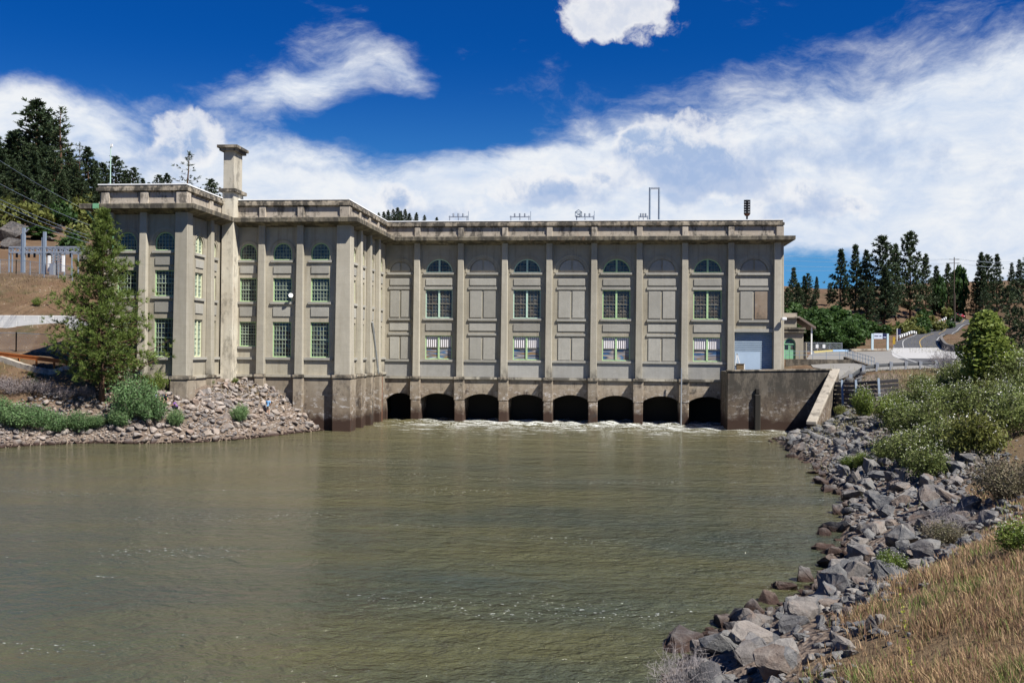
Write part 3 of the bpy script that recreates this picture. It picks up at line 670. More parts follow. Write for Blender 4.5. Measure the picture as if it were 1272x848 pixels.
# wing and tower -----------------------------------------------------------
def wing(F, u0, u1, wins, pils, corner0, corner1, zled, z3, foot, paint, pane, cols=6, small_last=None, d=0., mull=False, name='wing_wall', bname='wing_base'):
    """wins: window centres with half widths; pils: pilaster centres"""
    w = PB(); edges = [u0]+[p for p in pils]+[u1]; ST = .85
    for j, (c, hw) in enumerate(wins):
        a, b = edges[j], edges[j+1]; r = min(hw, 1.35)
        zl = z3 if small_last != j else z3+1.15
        wall_bay(w, F, a, b, zled, ZS+.4, [(c-hw, c+hw, zl, 11.75, 0), (c-hw, c+hw, 13.95, 16.55, 0), (c-hw, c+hw, 18.5, 18.5+ST, hw)], -.5, 0)
        make_window(F, c, hw, 18.5, 18.5+ST+hw, cols, 5, paint, pane, True, mull=mull, stilt=ST, bars=M['barsl'])
        make_window(F, c, hw, 13.95, 16.55, cols, 6, paint, pane, mull=mull, bars=M['barsl'])
        make_window(F, c, hw, zl, 11.75, cols, 8, paint, pane, mull=mull, sill=small_last == j, bars=M['barsl'])
        raised(F, c-hw+.05, c+hw-.05, 17.05, 17.85); raised(F, c-hw+.05, c+hw-.05, 12.35, 13.35)
        r_ = PB(); ring(r_, F, c, 18.5+ST, hw+.25, hw+.42, -.1, .045, 20); r_.build('arch_moulding', M['wall'])
        pa = a if j == 0 else a+.42; pb = b if j == len(wins)-1 else b-.42
        PB().fbox(F, max(pa, u0+corner0), min(pb, u1-corner1), 0, .2, z3-.28, z3-.02).build('sill_course', M['panel'])
    if abs(edges[-1]-u1) > .01: pass
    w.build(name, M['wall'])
    for p in pils:
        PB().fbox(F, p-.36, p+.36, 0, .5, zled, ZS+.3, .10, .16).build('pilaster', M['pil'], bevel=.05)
        PB().fbox(F, p-.62, p+.58, 0, .86, zled-.32, zled).build('pier_cap', M['coping'], bevel=.05)
        PB().fbox(F, p-.56, p+.52, 0, .78, foot, zled-.32).build('pier', M['base'], bevel=.06)
    PB().fbox(F, u0, u1, 0, .3, zled-.27, zled).build('ledge', M['pil'])
    PB().fbox(F, u0, u1, -.5, .12, foot, zled-.27).build(bname, M['base'])
ZL = 6.02; Z3 = 7.9
def X(px, Y): return at(px, 420, Y).x
# wing front
FM = Face(0, YM, 1, 0); CX1 = X(288.5, 105.8)
wing(FM, LX-.2, MX, [(X(307.5, YM), .95), (X(350, YM), 1.05), (X(397, YM), 1.05)], [X(325.5, YM), X(373, YM)], 1.0, 1.4, ZL, Z3, -3, M['green'], M['glass'], small_last=0)
# wing side
FS = Face(MX, YM, 0, 1); ys = lambda px: atX(px, 420, MX).y-YM
SP = [ys(443.3), ys(455.2), ys(466.2)]
SE = [1.5]+SP+[18.6]
wing(FS, .5, 18.65, [((SE[i]+SE[i+1])/2+(.1 if i == 0 else 0), min(1.0, (SE[i+1]-SE[i])/2-.75)) for i in range(4)], SP, 1.4, .1, ZL, Z3, -3, M['cream'], M['glasspale'], cols=4, mull=True)
# wing corner pier, clasping both faces
def corner(xa, ya, wx_, wy_, foot):
    b = PB(); d = .52
    z0, z1 = ZL, ZS+.3
    v = []
    for z, t in ((z0, .16), (z1, 0)):
        v += [(xa-wx_-t*.6, ya-d-t, z), (xa+d+t, ya-d-t, z), (xa+d+t, ya+wy_+t*.6, z), (xa-wx_-t*.6, ya+wy_+t*.6, z)]
    b.add(v, [(0, 3, 2, 1), (4, 5, 6, 7), (0, 1, 5, 4), (1, 2, 6, 5), (2, 3, 7, 6), (3, 0, 4, 7)]); b.build('corner_pilaster', M['pil'], bevel=.05)
    PB().box(xa-wx_-.32, xa+.95, ya-.95, ya+wy_+.3, ZL-.36, ZL).build('pier_cap', M['coping'], bevel=.06)
    PB().box(xa-wx_-.25, xa+.86, ya-.86, ya+wy_+.22, foot, ZL-.36).build('corner_pier', M['base'], bevel=.08)
corner(MX, YM, 1.0, 1.0, -3)
# tower front and side
FL = Face(0, YL, 1, 0)
wing(FL, LX0, LX, [(X(156.2, YL), 1.02), (X(203.5, YL), 1.02)], [X(178.8, YL)], 1.0, 1.3, ZL, Z3, 1, M['green'], M['glass'], name='tower_wall', bname='tower_base')
FT = Face(LX, YL, 0, 1); yt = lambda px: atX(px, 420, LX).y-YL
CY0 = 105.7
wing(FT, .5, YM-YL, [(yt(246.5), 1.0), (yt(264.5), .75)], [yt(257.5)], 1.3, 1.7, ZL, Z3, 1, M['cream'], M['glasspale'], cols=4, mull=True, name='tower_wall', bname='tower_base')
corner(LX, YL, .75, .8, 1)
corner(LX0+.9, YL, .6, .8, 1)
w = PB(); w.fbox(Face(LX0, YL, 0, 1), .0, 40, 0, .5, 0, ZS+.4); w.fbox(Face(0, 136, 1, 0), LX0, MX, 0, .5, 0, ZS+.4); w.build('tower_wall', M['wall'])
# chimney
ch = PB(); cx0, cx1 = X(274.5, 105.8), CX1
ch.box(cx0, cx1, CY0, 108.6, 2, 25.9); chim = ch.build('chimney', M['chim'])
PB().box(cx0+.08, cx1-.05, CY0+.08, 108.3, 25.9, 30.4).build('chimney_top', M['chim'], chim)
PB().box(cx0-.3, cx1+.3, CY0-.3, 108.9, 25.75, 26.1).build('chimney_band', M['coping'], chim)
PB().box(cx0-.28, cx1+.3, CY0-.28, 108.6, 30.2, 30.5).box(cx0-.48, cx1+.5, CY0-.48, 108.8, 30.5, 30.8).build('chimney_cap', M['coping'], chim)
# cornice, parapet, coping: profiles swept round the plan
PATH = [(LX0, 136), (LX0, YL), (LX, YL), (LX, YM), (MX, YM), (MX, YH), (HX1, YH), (HX1, 144)]
def sweep(prof, name, mat, path=PATH, parent=ph):
    n = len(path); V = []; fcs = []
    for i, (x, y) in enumerate(path):
        ns = []
        for a, b in ((i-1, i), (i, i+1)):
            if 0 <= a and b < n:
                dx, dy = path[b][0]-path[a][0], path[b][1]-path[a][1]; L = math.hypot(dx, dy); ns.append((dy/L, -dx/L))
        if len(ns) == 1: mx, my = ns[0]
        else:
            mx, my = ns[0][0]+ns[1][0], ns[0][1]+ns[1][1]; q = 2/(mx*mx+my*my); mx *= q; my *= q
        V += [(x+mx*d, y+my*d, z) for d, z in prof]
    k = len(prof)
    for i in range(n-1):
        for j in range(k): fcs.append((i*k+j, i*k+(j+1) % k, (i+1)*k+(j+1) % k, (i+1)*k+j))
    fcs += [tuple(range(k)), tuple(range((n-1)*k, n*k))[::-1]]
    b = PB(); b.add(V, fcs); return b.build(name, mat, parent)
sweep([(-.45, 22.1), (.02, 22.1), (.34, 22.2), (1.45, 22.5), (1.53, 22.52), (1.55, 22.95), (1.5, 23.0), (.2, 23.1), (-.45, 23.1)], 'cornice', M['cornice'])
sweep([(-.4, 23.11), (.22, 23.11), (.22, 23.34), (.12, 23.36), (.12, 24.3), (-.4, 24.3)], 'parapet', M['parapet'])
sweep([(-.5, 24.31), (.2, 24.31), (.32, 24.42), (.42, 24.44), (.42, 24.74), (.26, 24.78), (.24, 25.02), (-.5, 25.06)], 'coping', M['coping'])
sweep([(-.48, 25.063), (.20, 25.023), (.30, 25.03), (.30, 25.14), (-.48, 25.17)], 'roof_flashing', M['flash'])
def post(F, u, w=.36): PB().fbox(F, u-w, u+w, .0, .34, 23.12, 24.3).build('parapet_post', M['parapet'], bevel=.03)
for u in PX[:-1]: post(FH, u)
post(FH, HX1-.1, .45)
for u in (X(325.5, YM), X(373, YM)): post(FM, u)
for u in SP: post(FS, u)
for u in (X(178.8, YL), LX0+.5): post(FL, u, .42)
post(FT, yt(257.5), .42)
for xa, ya in ((MX, YM), (LX, YL)): PB().box(xa-.75, xa+.34, ya-.34, ya+.75, 23.12, 24.3).build('parapet_post', M['parapet'], bevel=.03)
PB().box(LX0+.4, LX-.4, YL+.4, 135, 24.0, 24.2).box(LX-.4, MX-.4, YM+.4, 135, 24.0, 24.2).box(MX-.4, HX1-.4, YH+.4, 143, 24.0, 24.2).build('roof', M['roof'])
# green downpipes at the tower's left end
px0 = X(127, YL)
PB().tube([(px0, YL-1.2, 22.6), (px0+.5, YL-.8, 21.6), (px0+1.2, YL-.45, 20.6), (px0+1.2, YL-.45, 8)], .11).box(px0-.3, px0+.3, YL-1.65, YL-1.2, 22.5, 23.0).build('downpipe', M['gpipe'])
PB().tube([(LX0-1.2, YL-.9, 22.5), (LX0-.6, YL-.3, 21.5), (LX0-.3, YL+.3, 20.8), (LX0-.3, YL+.3, 8)], .10).build('downpipe', M['gpipe'])
# ------------------------------------------------------------------ rocks
ORD = 'first second third fourth fifth sixth seventh eighth ninth tenth eleventh twelfth thirteenth fourteenth fifteenth sixteenth seventeenth eighteenth nineteenth twentieth twenty-first twenty-second twenty-third twenty-fourth twenty-fifth twenty-sixth twenty-seventh twenty-eighth'.split()
def rock_mat(name, cols, wet=True):
    m, k, b = material(name, .85, .25); o = k.obj(); r = k.rnd(); p = k.pos(); z = k.sep(p)[2]
    v = k.new('ShaderNodeTexVoronoi'); k.put(v.inputs['Vector'], p); v.inputs['Scale'].default_value = .9
    r2 = k.math('FRACT', k.math('ADD', r, k.math('MULTIPLY', k.sep(v.outputs['Color'])[0], .35)))
    c = k.ramp(r2, [(i/(len(cols)-1), x) for i, x in enumerate(cols)])
    n = k.noise(p, 3.2, 7, .7); n2 = k.noise(p, 17, 5, .7)
    c = k.mix(k.mapr(n, .45, .75, 0, .5), c, c3(.30, .28, .255)); c = k.mix(k.mapr(n2, .5, .75, 0, .5), c, c3(.04, .038, .037))
    c = k.mix(k.mapr(k.noise(p, 1.1, 5, .65), .58, .72, 0, .45), c, c3(.22, .135, .09))
    if wet: c = k.mix(k.mapr(k.math('MULTIPLY_ADD', n, .5, z), .85, .40), c, c3(.042, .025, .019))
    k.put(b.inputs['Base Color'], c)
    cr = k.new('ShaderNodeTexVoronoi', feature='DISTANCE_TO_EDGE'); k.put(cr.inputs['Vector'], k.vmath('ADD', k.vmath('MULTIPLY', o, (2.2, 2.2, 3)), k.vmath('MULTIPLY', k.noise(o, 2, 3, out=1), (1, 1, 1)))); cr.inputs['Scale'].default_value = 1
    h = k.math('ADD', k.math('MULTIPLY', n, 1.), k.math('ADD', k.math('MULTIPLY', n2, .35), k.math('MULTIPLY', k.mapr(cr.outputs['Distance'], 0, .03), .08)))
    k.put(b.inputs['Normal'], k.bump(h, .11, .85)); return m
M['riprap'] = rock_mat('riprap_stone', [(.075, .078, .085), (.15, .148, .145), (.06, .06, .066), (.21, .185, .165), (.10, .10, .104), (.155, .115, .09), (.085, .09, .10), (.24, .22, .20)])
M['cobble'] = rock_mat('cobble_stone', [(.22, .18, .155), (.32, .27, .225), (.15, .135, .13), (.36, .31, .27), (.24, .17, .13), (.19, .175, .17), (.29, .225, .17)])
def rock_shape(seed, flat=.65, n=15, boxy=.5):
    r = np.random.default_rng(seed); P = r.normal(size=(n, 3)); P /= np.linalg.norm(P, axis=1)[:, None]
    B = np.clip(P*1.6, -1, 1); P = P*(1-boxy)+B*boxy*.85; P *= r.uniform(.78, 1.06, (n, 1)); P *= (r.uniform(.85, 1.25), r.uniform(.65, .95), flat*r.uniform(.8, 1.2))
    bm = bmesh.new(); [bm.verts.new(p) for p in P]; res = bmesh.ops.convex_hull(bm, input=bm.verts[:])
    bmesh.ops.delete(bm, geom=[v for v in bm.verts if not v.link_faces], context='VERTS')
    bmesh.ops.dissolve_limit(bm, angle_limit=R(9), verts=bm.verts[:], edges=bm.edges[:])
    bmesh.ops.bevel(bm, geom=bm.edges[:], offset=.022, segments=1, affect='EDGES', profile=.6)
    bmesh.ops.triangulate(bm, faces=bm.faces[:])
    for v in bm.verts: v.co += Vector(r.normal(size=3))*.012
    me = bpy.data.meshes.new('boulder'); bm.to_mesh(me); bm.free(); return me
def refine(me, seed):
    from mathutils import noise as mn
    bm = bmesh.new(); bm.from_mesh(me); bmesh.ops.subdivide_edges(bm, edges=[e for e in bm.edges if e.calc_length() > .16], cuts=2, use_grid_fill=True); bmesh.ops.triangulate(bm, faces=bm.faces[:])
    bm.normal_update(); off = Vector((seed*7.1, seed*3.3, 0))
    for v in bm.verts:
        n = mn.fractal(v.co*1.7+off, .8, 2., 4)*.07+(.045 if mn.noise(v.co*3.1+off) > .12 else 0); v.co += v.normal*n
    out = bpy.data.meshes.new('boulder'); bm.to_mesh(out); bm.free(); out.materials.append(M['riprap']); return out
ROCKS = [rock_shape(100+i, .55+.25*(i % 3)/2, 11+(i % 5)*2, .3+.3*(i % 2)) for i in range(22)]
for me in ROCKS: me.materials.append(M['riprap'])
BOULD = [refine(me, i) for i, me in enumerate(ROCKS)]
COBB = [rock_shape(300+i, .6, 16, .1) for i in range(8)]
for me in COBB: me.materials.append(M['cobble'])
def mesh_np(me):
    V = np.empty(len(me.vertices)*3, np.float32); me.vertices.foreach_get('co', V); F = np.empty(len(me.polygons)*3, np.int32); me.polygons.foreach_get('vertices', F)
    return V.reshape(-1, 3), F.reshape(-1, 3)
def rot_np(rz, tx, ty):
    return np.array((Matrix.Rotation(rz, 3, 'Z') @ Matrix.Rotation(tx, 3, 'X') @ Matrix.Rotation(ty, 3, 'Y')))
def pile(name, items, shapes, mat, **kw):
    """many small stones in one mesh"""
    S = [mesh_np(s) for s in shapes]; Vs = []; Fs = []; b = 0
    for (x, y, z, r, rz, tx, ty, k) in items:
        V, Fc = S[k % len(S)]; W = (V*r)@rot_np(rz, tx, ty).T+(x, y, z); Vs.append(W); Fs.append(Fc+b); b += len(V)
    me = np_mesh(name, np.concatenate(Vs), np.concatenate(Fs), mat); return tag(link(name, me), **kw)
def dart(cands, k=.72):
    """keep stones that do not crowd bigger ones; cands sorted big to small as (x, y, r)"""
    grid = {}; keep = []; cs = 2.0
    for x, y, r in cands:
        gx_, gy_ = int(x//cs), int(y//cs); ok = True
        for a in (-1, 0, 1):
            for b in (-1, 0, 1):
                for (x2, y2, r2) in grid.get((gx_+a, gy_+b), ()):
                    if (x-x2)**2+(y-y2)**2 < (k*(r+r2))**2: ok = False; break
                if not ok: break
            if not ok: break
        if ok: keep.append((x, y, r)); grid.setdefault((gx_, gy_), []).append((x, y, r))
    return keep
N = 26000
P = np.column_stack([rng.uniform(-4, 34, N), rng.uniform(15, 119, N)])
sd = seg_dist(P, SHORE_R, False); inn = inside(P, RIVER); sd = np.where(inn, -sd, sd)
ew = rock_edge(P[:, 0], P[:, 1])
u_ = rng.random(N); rr = .12+.14*u_+.56*np.clip((u_-.80)/.20, 0, 1)**2.0
rr = np.where(P[:, 1] < 24, np.minimum(rr, .42), rr)
rr = np.where(P[:, 1] > 75, np.minimum(rr, .75), rr)
rr = np.where(sd > ew-1.5, np.minimum(rr, .3), rr)
ok = (sd > -.55-.5*rng.random(N)) & (sd < ew) & ~((P[:, 1] > 106) & (sd > 4)) & ((P[:, 0] > 1.2) | (P[:, 1] < 22)) & ~((P[:, 1] > 112) & (sd < .5))
P, rr, sd = P[ok], rr[ok], sd[ok]; o_ = np.argsort(-rr)
stones = dart([(P[i, 0], P[i, 1], rr[i]) for i in o_], .70)
S_ = np.array(stones); Sz = tz(S_[:, :2]); Sz = np.where(Sz < 0, Sz*.6, Sz)
app = S_[:, 2]/np.hypot(S_[:, 0], S_[:, 1]); vis = np.array([0 < px_of((a, b, c))[0] < 1290 and px_of((a, b, c))[1] < 880 for (a, b), c in zip(S_[:, :2], Sz)])
order = np.argsort(-np.where(vis, app, 0)); big = set(order[:225]); small = []
for i, ((x, y, r), z) in enumerate(zip(stones, Sz)):
    pr = (x, y, z+r*.22, r, rng.uniform(0, 6.28), rng.normal(0, .35), rng.normal(0, .35), int(rng.integers(0, 22)))
    if i in big:
        o = link('boulder', BOULD[pr[7]], None, pr[:3]); o.scale = (r,)*3; o.rotation_euler = (pr[5], pr[6], pr[4])
        if z < .32: tag(o, 'dark reddish wet boulder at the waterline of the right bank', 'boulder', 'wet boulders along the right waterline')
        elif r > .62: tag(o, 'large grey angular boulder in the riprap of the right bank', 'boulder', 'large riprap boulders on the right bank')
        elif y < 42: tag(o, 'small grey boulder packed among the nearer riprap of the right bank', 'boulder', 'small riprap boulders of the near right bank')
        else: tag(o, 'small pale boulder in the distant riprap towards the concrete wall', 'boulder', 'small riprap boulders of the far right bank')
    else: small.append(pr)
for x, y in zip(rng.uniform(-4, 30, 9000), rng.uniform(16, 119, 9000)):
    small.append((x, y, 0, float(rng.uniform(.05, .15)), rng.uniform(0, 6.28), 0., 0., int(rng.integers(0, 22))))
_q = np.array([s[:2] for s in small]); _s = seg_dist(_q, SHORE_R, False); _i = inside(_q, RIVER); _z = tz(_q)
small = [(s[0], s[1], z+s[3]*.15)+s[3:] for s, d, i, z in zip(small, _s, _i, _z) if (not i or d < 1.0) and not (s[1] > 106 and d > 4) and (s[0] > 1.0 or s[1] < 22) and d < rock_edge(s[0], s[1])+.8]
pile('riprap_stones', small, ROCKS, M['riprap'], kind='stuff', label='small grey stones filling the riprap of the right bank', cat='stones')
# left bank: cobbles along the water and a rubble mound at the foot of the wing
N = 90000
P = np.column_stack([rng.uniform(-62, -29, N), rng.uniform(72, 108, N)])
sd = seg_dist(P, SHORE_L, False); inn = inside(P, RIVER); sd = np.where(inn, -sd, sd)
mound = (P[:, 0] > -44.5) & (P[:, 1] > 88)
u_ = rng.random(N); rr = .08+.13*u_+np.where(mound, .34, .30)*np.clip((u_-.86)/.14, 0, 1)**2
pv = np.array([px_of((a, b, 1))[0] for a, b in P])
ok = (sd > -.35) & (sd < np.where(mound, 20, 3.6+rng.random(N)*1.6)) & (pv > -30) & ~((P[:, 1] > 107.1)) & ~((P[:, 0] < -40.5) & (P[:, 1] > 105.2)) & ~((P[:, 0] < LX+1.) & (P[:, 1] > YL-1))
P, rr, sd = P[ok], rr[ok], sd[ok]; o_ = np.argsort(-rr); stones = dart([(P[i, 0], P[i, 1], rr[i]) for i in o_], .66)
S_ = np.array(stones); Sz = tz(S_[:, :2]); order = set(np.argsort(-S_[:, 2])[:55]); small = []
for i, ((x, y, r), z) in enumerate(zip(stones, Sz)):
    pr = (x, y, max(z, 0)+r*.25, r, rng.uniform(0, 6.28), rng.normal(0, .3), rng.normal(0, .3), int(rng.integers(0, 22)))
    if i in order:
        me = (ROCKS[pr[7]] if r > .5 else COBB[pr[7] % 8]).copy(); me.materials[0] = M['cobble']; o = link('boulder', me, None, pr[:3]); o.scale = (r,)*3; o.rotation_euler = (pr[5], pr[6], pr[4])
        if x > -44: tag(o, 'pale tan boulder lying on the rubble mound below the wing', 'boulder', 'boulders of the rubble mound')
        else: tag(o, 'rounded tan boulder among the cobbles of the left shore', 'boulder', 'boulders of the left shore')
    else: small.append(pr)
pile('shore_cobbles', small, COBB, M['cobble'], kind='stuff', label='pale cobbles and rubble covering the left shore', cat='cobbles')

# ------------------------------------------------------------------ plants
def leaf_mat(name, cols, trans=.3, rough=.6, var=1.):
    m, k, b = material(name, rough, .25); r = k.rnd(); p = k.pos()
    n = k.noise(p, 1.3, 3, .6); v = k.new('ShaderNodeTexWhiteNoise', noise_dimensions='3D'); k.put(v.inputs['Vector'], k.vmath('FLOOR', k.vmath('MULTIPLY', p, (6, 6, 6))))
    f = k.math('ADD', k.math('MULTIPLY', n, .5), k.math('MULTIPLY_ADD', v.outputs['Value'], .35, k.math('MULTIPLY', r, .25)))
    c = k.ramp(f, [(.2+.6*i/(len(cols)-1), x) for i, x in enumerate(cols)])
    k.put(b.inputs['Base Color'], c)
    t = k.new('ShaderNodeBsdfTranslucent'); k.put(t.inputs[0], k.mix(.5, c, c3(*[min(1, x*1.4) for x in cols[-1]])))
    mx = k.new('ShaderNodeMixShader'); mx.inputs[0].default_value = trans; k.l.new(b.outputs[0], mx.inputs[1]); k.l.new(t.outputs[0], mx.inputs[2])
    k.l.new(mx.outputs[0], k.n['Material Output'].inputs[0]); return m
M['bark'] = plain('pine_bark', (.10, .06, .04), .95, .1, 0, .4, 5); M['barkg'] = plain('grey_bark', (.16, .135, .115), .95, .1, 0, .35, 6); M['twig'] = plain('dead_twig', (.27, .245, .24), .95, .1, 0, .3, 5)
M['pine'] = leaf_mat('pine_needles', [(.045, .075, .018), (.115, .165, .036), (.23, .275, .07)], .2)
M['pinefar'] = leaf_mat('far_pine_needles', [(.022, .04, .022), (.042, .066, .03), (.07, .095, .042)], .15)
M['decid'] = leaf_mat('broad_leaves', [(.02, .045, .012), (.035, .075, .018), (.06, .11, .025)], .3)
M['young'] = leaf_mat('young_leaves', [(.06, .095, .018), (.12, .175, .032), (.21, .25, .06)], .35)
M['greyleaf'] = leaf_mat('grey_green_leaves', [(.05, .07, .018), (.11, .14, .038), (.19, .215, .07)], .25)
M['willow'] = leaf_mat('willow_leaves', [(.06, .11, .04), (.11, .19, .075), (.18, .27, .11)], .3)
M['olive'] = leaf_mat('olive_leaves', [(.05, .065, .015), (.11, .125, .028), (.18, .185, .05)], .3)
M['brush'] = leaf_mat('dry_brush', [(.10, .08, .055), (.16, .13, .085), (.12, .12, .06)], .2)
M['purple'] = leaf_mat('dead_brush', [(.11, .09, .085), (.17, .14, .135), (.24, .20, .19)], .1)
M['flower'] = plain('white_blossom', (.74, .72, .66), .8, .2, 0, .1)
def unit(n, r): v = r.normal(size=(n, 3)); return v/np.linalg.norm(v, axis=1)[:, None]
def quads(P, a, b):
    V = np.stack([P-a-b*.2, P+a*.2-b, P+a+b*.2, P-a*.2+b], 1).reshape(-1, 3); n = len(P)
    return V, np.arange(4*n).reshape(n, 4)
def leaves(name, P, size, mat, r, up=.0, aspect=.5):
    n = len(P); d = unit(n, r); d[:, 2] += up; d /= np.linalg.norm(d, axis=1)[:, None]; e = np.cross(d, unit(n, r)); e /= np.linalg.norm(e, axis=1)[:, None]
    s = (size*r.uniform(.6, 1.3, n))[:, None]; V, Fc = quads(P, d*s, e*s*aspect); return np_mesh(name, V, Fc, mat)
def needles(name, P, D, k, ln, wd, mat, r, spread=.9):
    """k needle blades fanning from each tuft point P along D"""
    n = len(P); P = np.repeat(P, k, 0); D = np.repeat(D, k, 0); d = D+unit(n*k, r)*spread; d /= np.linalg.norm(d, axis=1)[:, None]
    s = np.cross(d, unit(n*k, r)); s /= np.linalg.norm(s, axis=1)[:, None]; L = (ln*r.uniform(.65, 1.25, n*k))[:, None]
    V = np.stack([P-s*wd*.5, P+s*wd*.5, P+d*L+s*wd*.2, P+d*L-s*wd*.2], 1).reshape(-1, 3); return np_mesh(name, V, np.arange(4*n*k).reshape(-1, 4), mat)
def conifer(seed, H=15., rad=3.2, nb=70, tuft=5, k=6, ln=.55, wd=.16, bare=.12, mat='pinefar', shape=1., sparse=0., label=None, loc=(0, 0, 0)):
    r = np.random.default_rng(seed); lean = r.normal(0, .01, 2)
    tr = MB(); pts = [(lean[0]*z+.1*math.sin(z*.4+seed), lean[1]*z+.1*math.cos(z*.5), z) for z in np.linspace(-.5, H*.985, 9)]
    tr.tube(pts, H*.017, 7, .03); TP = []; TD = []
    for i in range(nb):
        t = bare+(1-bare)*((i+r.random())/nb); z = t*H
        if r.random() < sparse: continue
        prof = (min(1, (t-bare+.06)/.16))*(1-t)**(.75*shape)*1.06+.05; L = rad*prof*r.uniform(.62, 1.22); a = i*2.399+r.normal(0, .4)
        base = np.array([np.interp(z, [p[2] for p in pts], [p[j] for p in pts]) for j in (0, 1)]+[z])
        el = r.normal(.02+.55*t**2, .14); d = np.array((math.cos(a)*math.cos(el), math.sin(a)*math.cos(el), math.sin(el)))
        seg = [base+d*L*s+np.array((0, 0, -.06*L*math.sin(s*3.1)+.16*L*s**3)) for s in (0, .35, .7, 1.)]
        tr.tube(seg, max(.018, .028*L*.6), 4, .01, caps=False)
        m_ = max(2, int(tuft*(.4+L/rad)))
        for j in range(m_):
            s = .28+.74*(j+r.random()*.8)/m_; p = seg[0]+(seg[3]-seg[0])*s+r.normal(0, .085*L+.05, 3)*(1, 1, .55)
            TP.append(p); TD.append(d*.8+(0, 0, .45))
    for z in np.linspace(.93, 1., 5): TP.append(np.array((pts[-1][0], pts[-1][1], z*H))); TD.append(np.array((0, 0, 1.)))
    root = empty('pine_tree', loc)
    me = needles('crown', np.array(TP), np.array(TD), k, ln, wd, M[mat], r); link('crown', me, root)
    tr.build('trunk', M['bark'], root, smooth=True); return root
def decid(seed, H=8., rad=3.5, n=3500, leaf=.32, mat='decid', trunk=.25, name='broadleaf_tree', clumps=16, taper=0.):
    r = np.random.default_rng(seed); root = empty(name); tb = MB(); C = []
    for i in range(clumps):
        a = i*2.4; t = (i+.5)/clumps; rr_ = rad*.72*math.sqrt(max(.02, 1-(2*t-1.0)**2*.9))*r.uniform(.45, 1.05)*(1-taper*t); C.append((math.cos(a)*rr_, math.sin(a)*rr_, H*(trunk+.06+(1-trunk)*.86*t)))
    tb.tube([(0, 0, -.5), (.05, .02, H*trunk*.8), (.1, -.05, H*.75)], H*.028, 7, .04)
    for c in C: tb.tube([(0.05, 0, H*trunk*(.6+.6*r.random())), (c[0]*.5, c[1]*.5, c[2]*.8), c], .06, 5, .015, caps=False)
    P = []
    for c in C:
        m_ = n//clumps; u = unit(m_, r)*(r.random((m_, 1))**.42)*r.uniform(.28, .5)*rad*(1-taper*.6*(c[2]/H))*np.array((1, 1, .75)); P.append(u+c)
    link('crown', leaves('crown', np.concatenate(P), leaf, M[mat], r, .3, .6), root); tb.build('trunk', M['barkg'], root, smooth=True); return root
def shrub(seed, H=2.2, W=2.6, ns=40, nl=2600, leaf=.09, mat='greyleaf', flower=0, name='shrub', twig='barkg', tr=.012, lower=.25, spread=1.):
    r = np.random.default_rng(seed); root = empty(name); tb = MB(); P = []
    for i in range(ns):
        a = r.uniform(0, 6.28); q = math.sqrt(r.random())*W/2*spread; h = H*(1-.5*(q/(W/2))**2)*r.uniform(.6, 1.1)
        b = np.array((math.cos(a)*q*.25, math.sin(a)*q*.25, -.15)); e = np.array((math.cos(a)*q, math.sin(a)*q, h)); mdl = (b+e)/2+np.array((0, 0, h*.15))+r.normal(0, .12, 3)
        tb.tube([b, mdl, e], tr, 4, tr*.4, caps=False)
        for _ in range(3):
            s = r.uniform(.35, .9); o = mdl*(1-s)+e*s; tb.tube([o, o+r.normal(0, .2*H/2, 3)+(0, 0, .12)], tr*.6, 3, tr*.3, caps=False)
        m_ = nl//ns; s = (lower+(1-lower)*r.random(m_)**.7)[:, None]; p = (1-s)**2*b+2*s*(1-s)*mdl+s*s*e; P.append(p+r.normal(0, .075*W, (m_, 3))*(1, 1, .8)*(.4+.8*s))
    P = np.concatenate(P)
    if nl > ns: link('foliage', leaves('foliage', P, leaf, M[mat], r, .25, .5), root)
    tb.build('stems', M[twig], root)
    if flower:
        top = P[np.argsort(-(P[:, 2]+.55*np.hypot(P[:, 0], P[:, 1])+r.normal(0, .35, len(P))))[:flower*2]]; top = top[r.permutation(len(top))[:flower]]
        fc = np.repeat(top, 4, 0)+r.normal(0, .045, (flower*4, 3))+(0, 0, .03); link('blossom', leaves('blossom', fc, .030, M['flower'], r, .2, .8), root)
    return root
def place(src, x, y, z, s=1., rz=None, label=None, cat=None, group=None, first=None, sz=None):
    o = src if first else copy_tree(src)
    o.location = (x, y, z); o.scale = (s, s, sz or s); o.rotation_euler.z = rng.uniform(0, 6.28) if rz is None else rz
    return tag(o, label, cat, group)
class Kit:
    """prototypes; the first placement uses the prototype itself"""
    def __init__(s, protos): s.p = protos; s.used = set()
    def put(s, i, *a, **k):
        i %= len(s.p); f = i not in s.used; s.used.add(i); return place(s.p[i], *a, first=f, **k)
    def finish(s):
        for i, p in enumerate(s.p):
            if i not in s.used:
                for c in list(p.children): bpy.data.objects.remove(c)
                bpy.data.objects.remove(p)
far = Kit([conifer(20+i, 15, 2.5+.5*(i % 3), 92, 8, 8, .52, .19, (.08, .16, .05, .22, .1, .12)[i], 'pinefar', (.9, 1.1, .8, 1., .7, 1.2)[i]) for i in range(6)])
farsp = Kit([conifer(40, 15, 2.0, 60, 4, 6, .45, .14, .3, 'pinefar', .6, .25), conifer(41, 15, 2.4, 48, 3, 6, .45, .14, .22, 'pinefar', .6, .3)])
def tree_px(kit, i, px, ytop, Y, label, group, wide=1., cat='pine tree'):
    x = at(px, 400, Y).x; z = ground_z(x, Y); top = at(px, ytop, Y).z; h = max(3, top-z); s = h/15.
    o = kit.put(i, x, Y, z-.1, s, label=label, cat=cat, group=group); o.scale = (s*wide, s*wide, s); return o
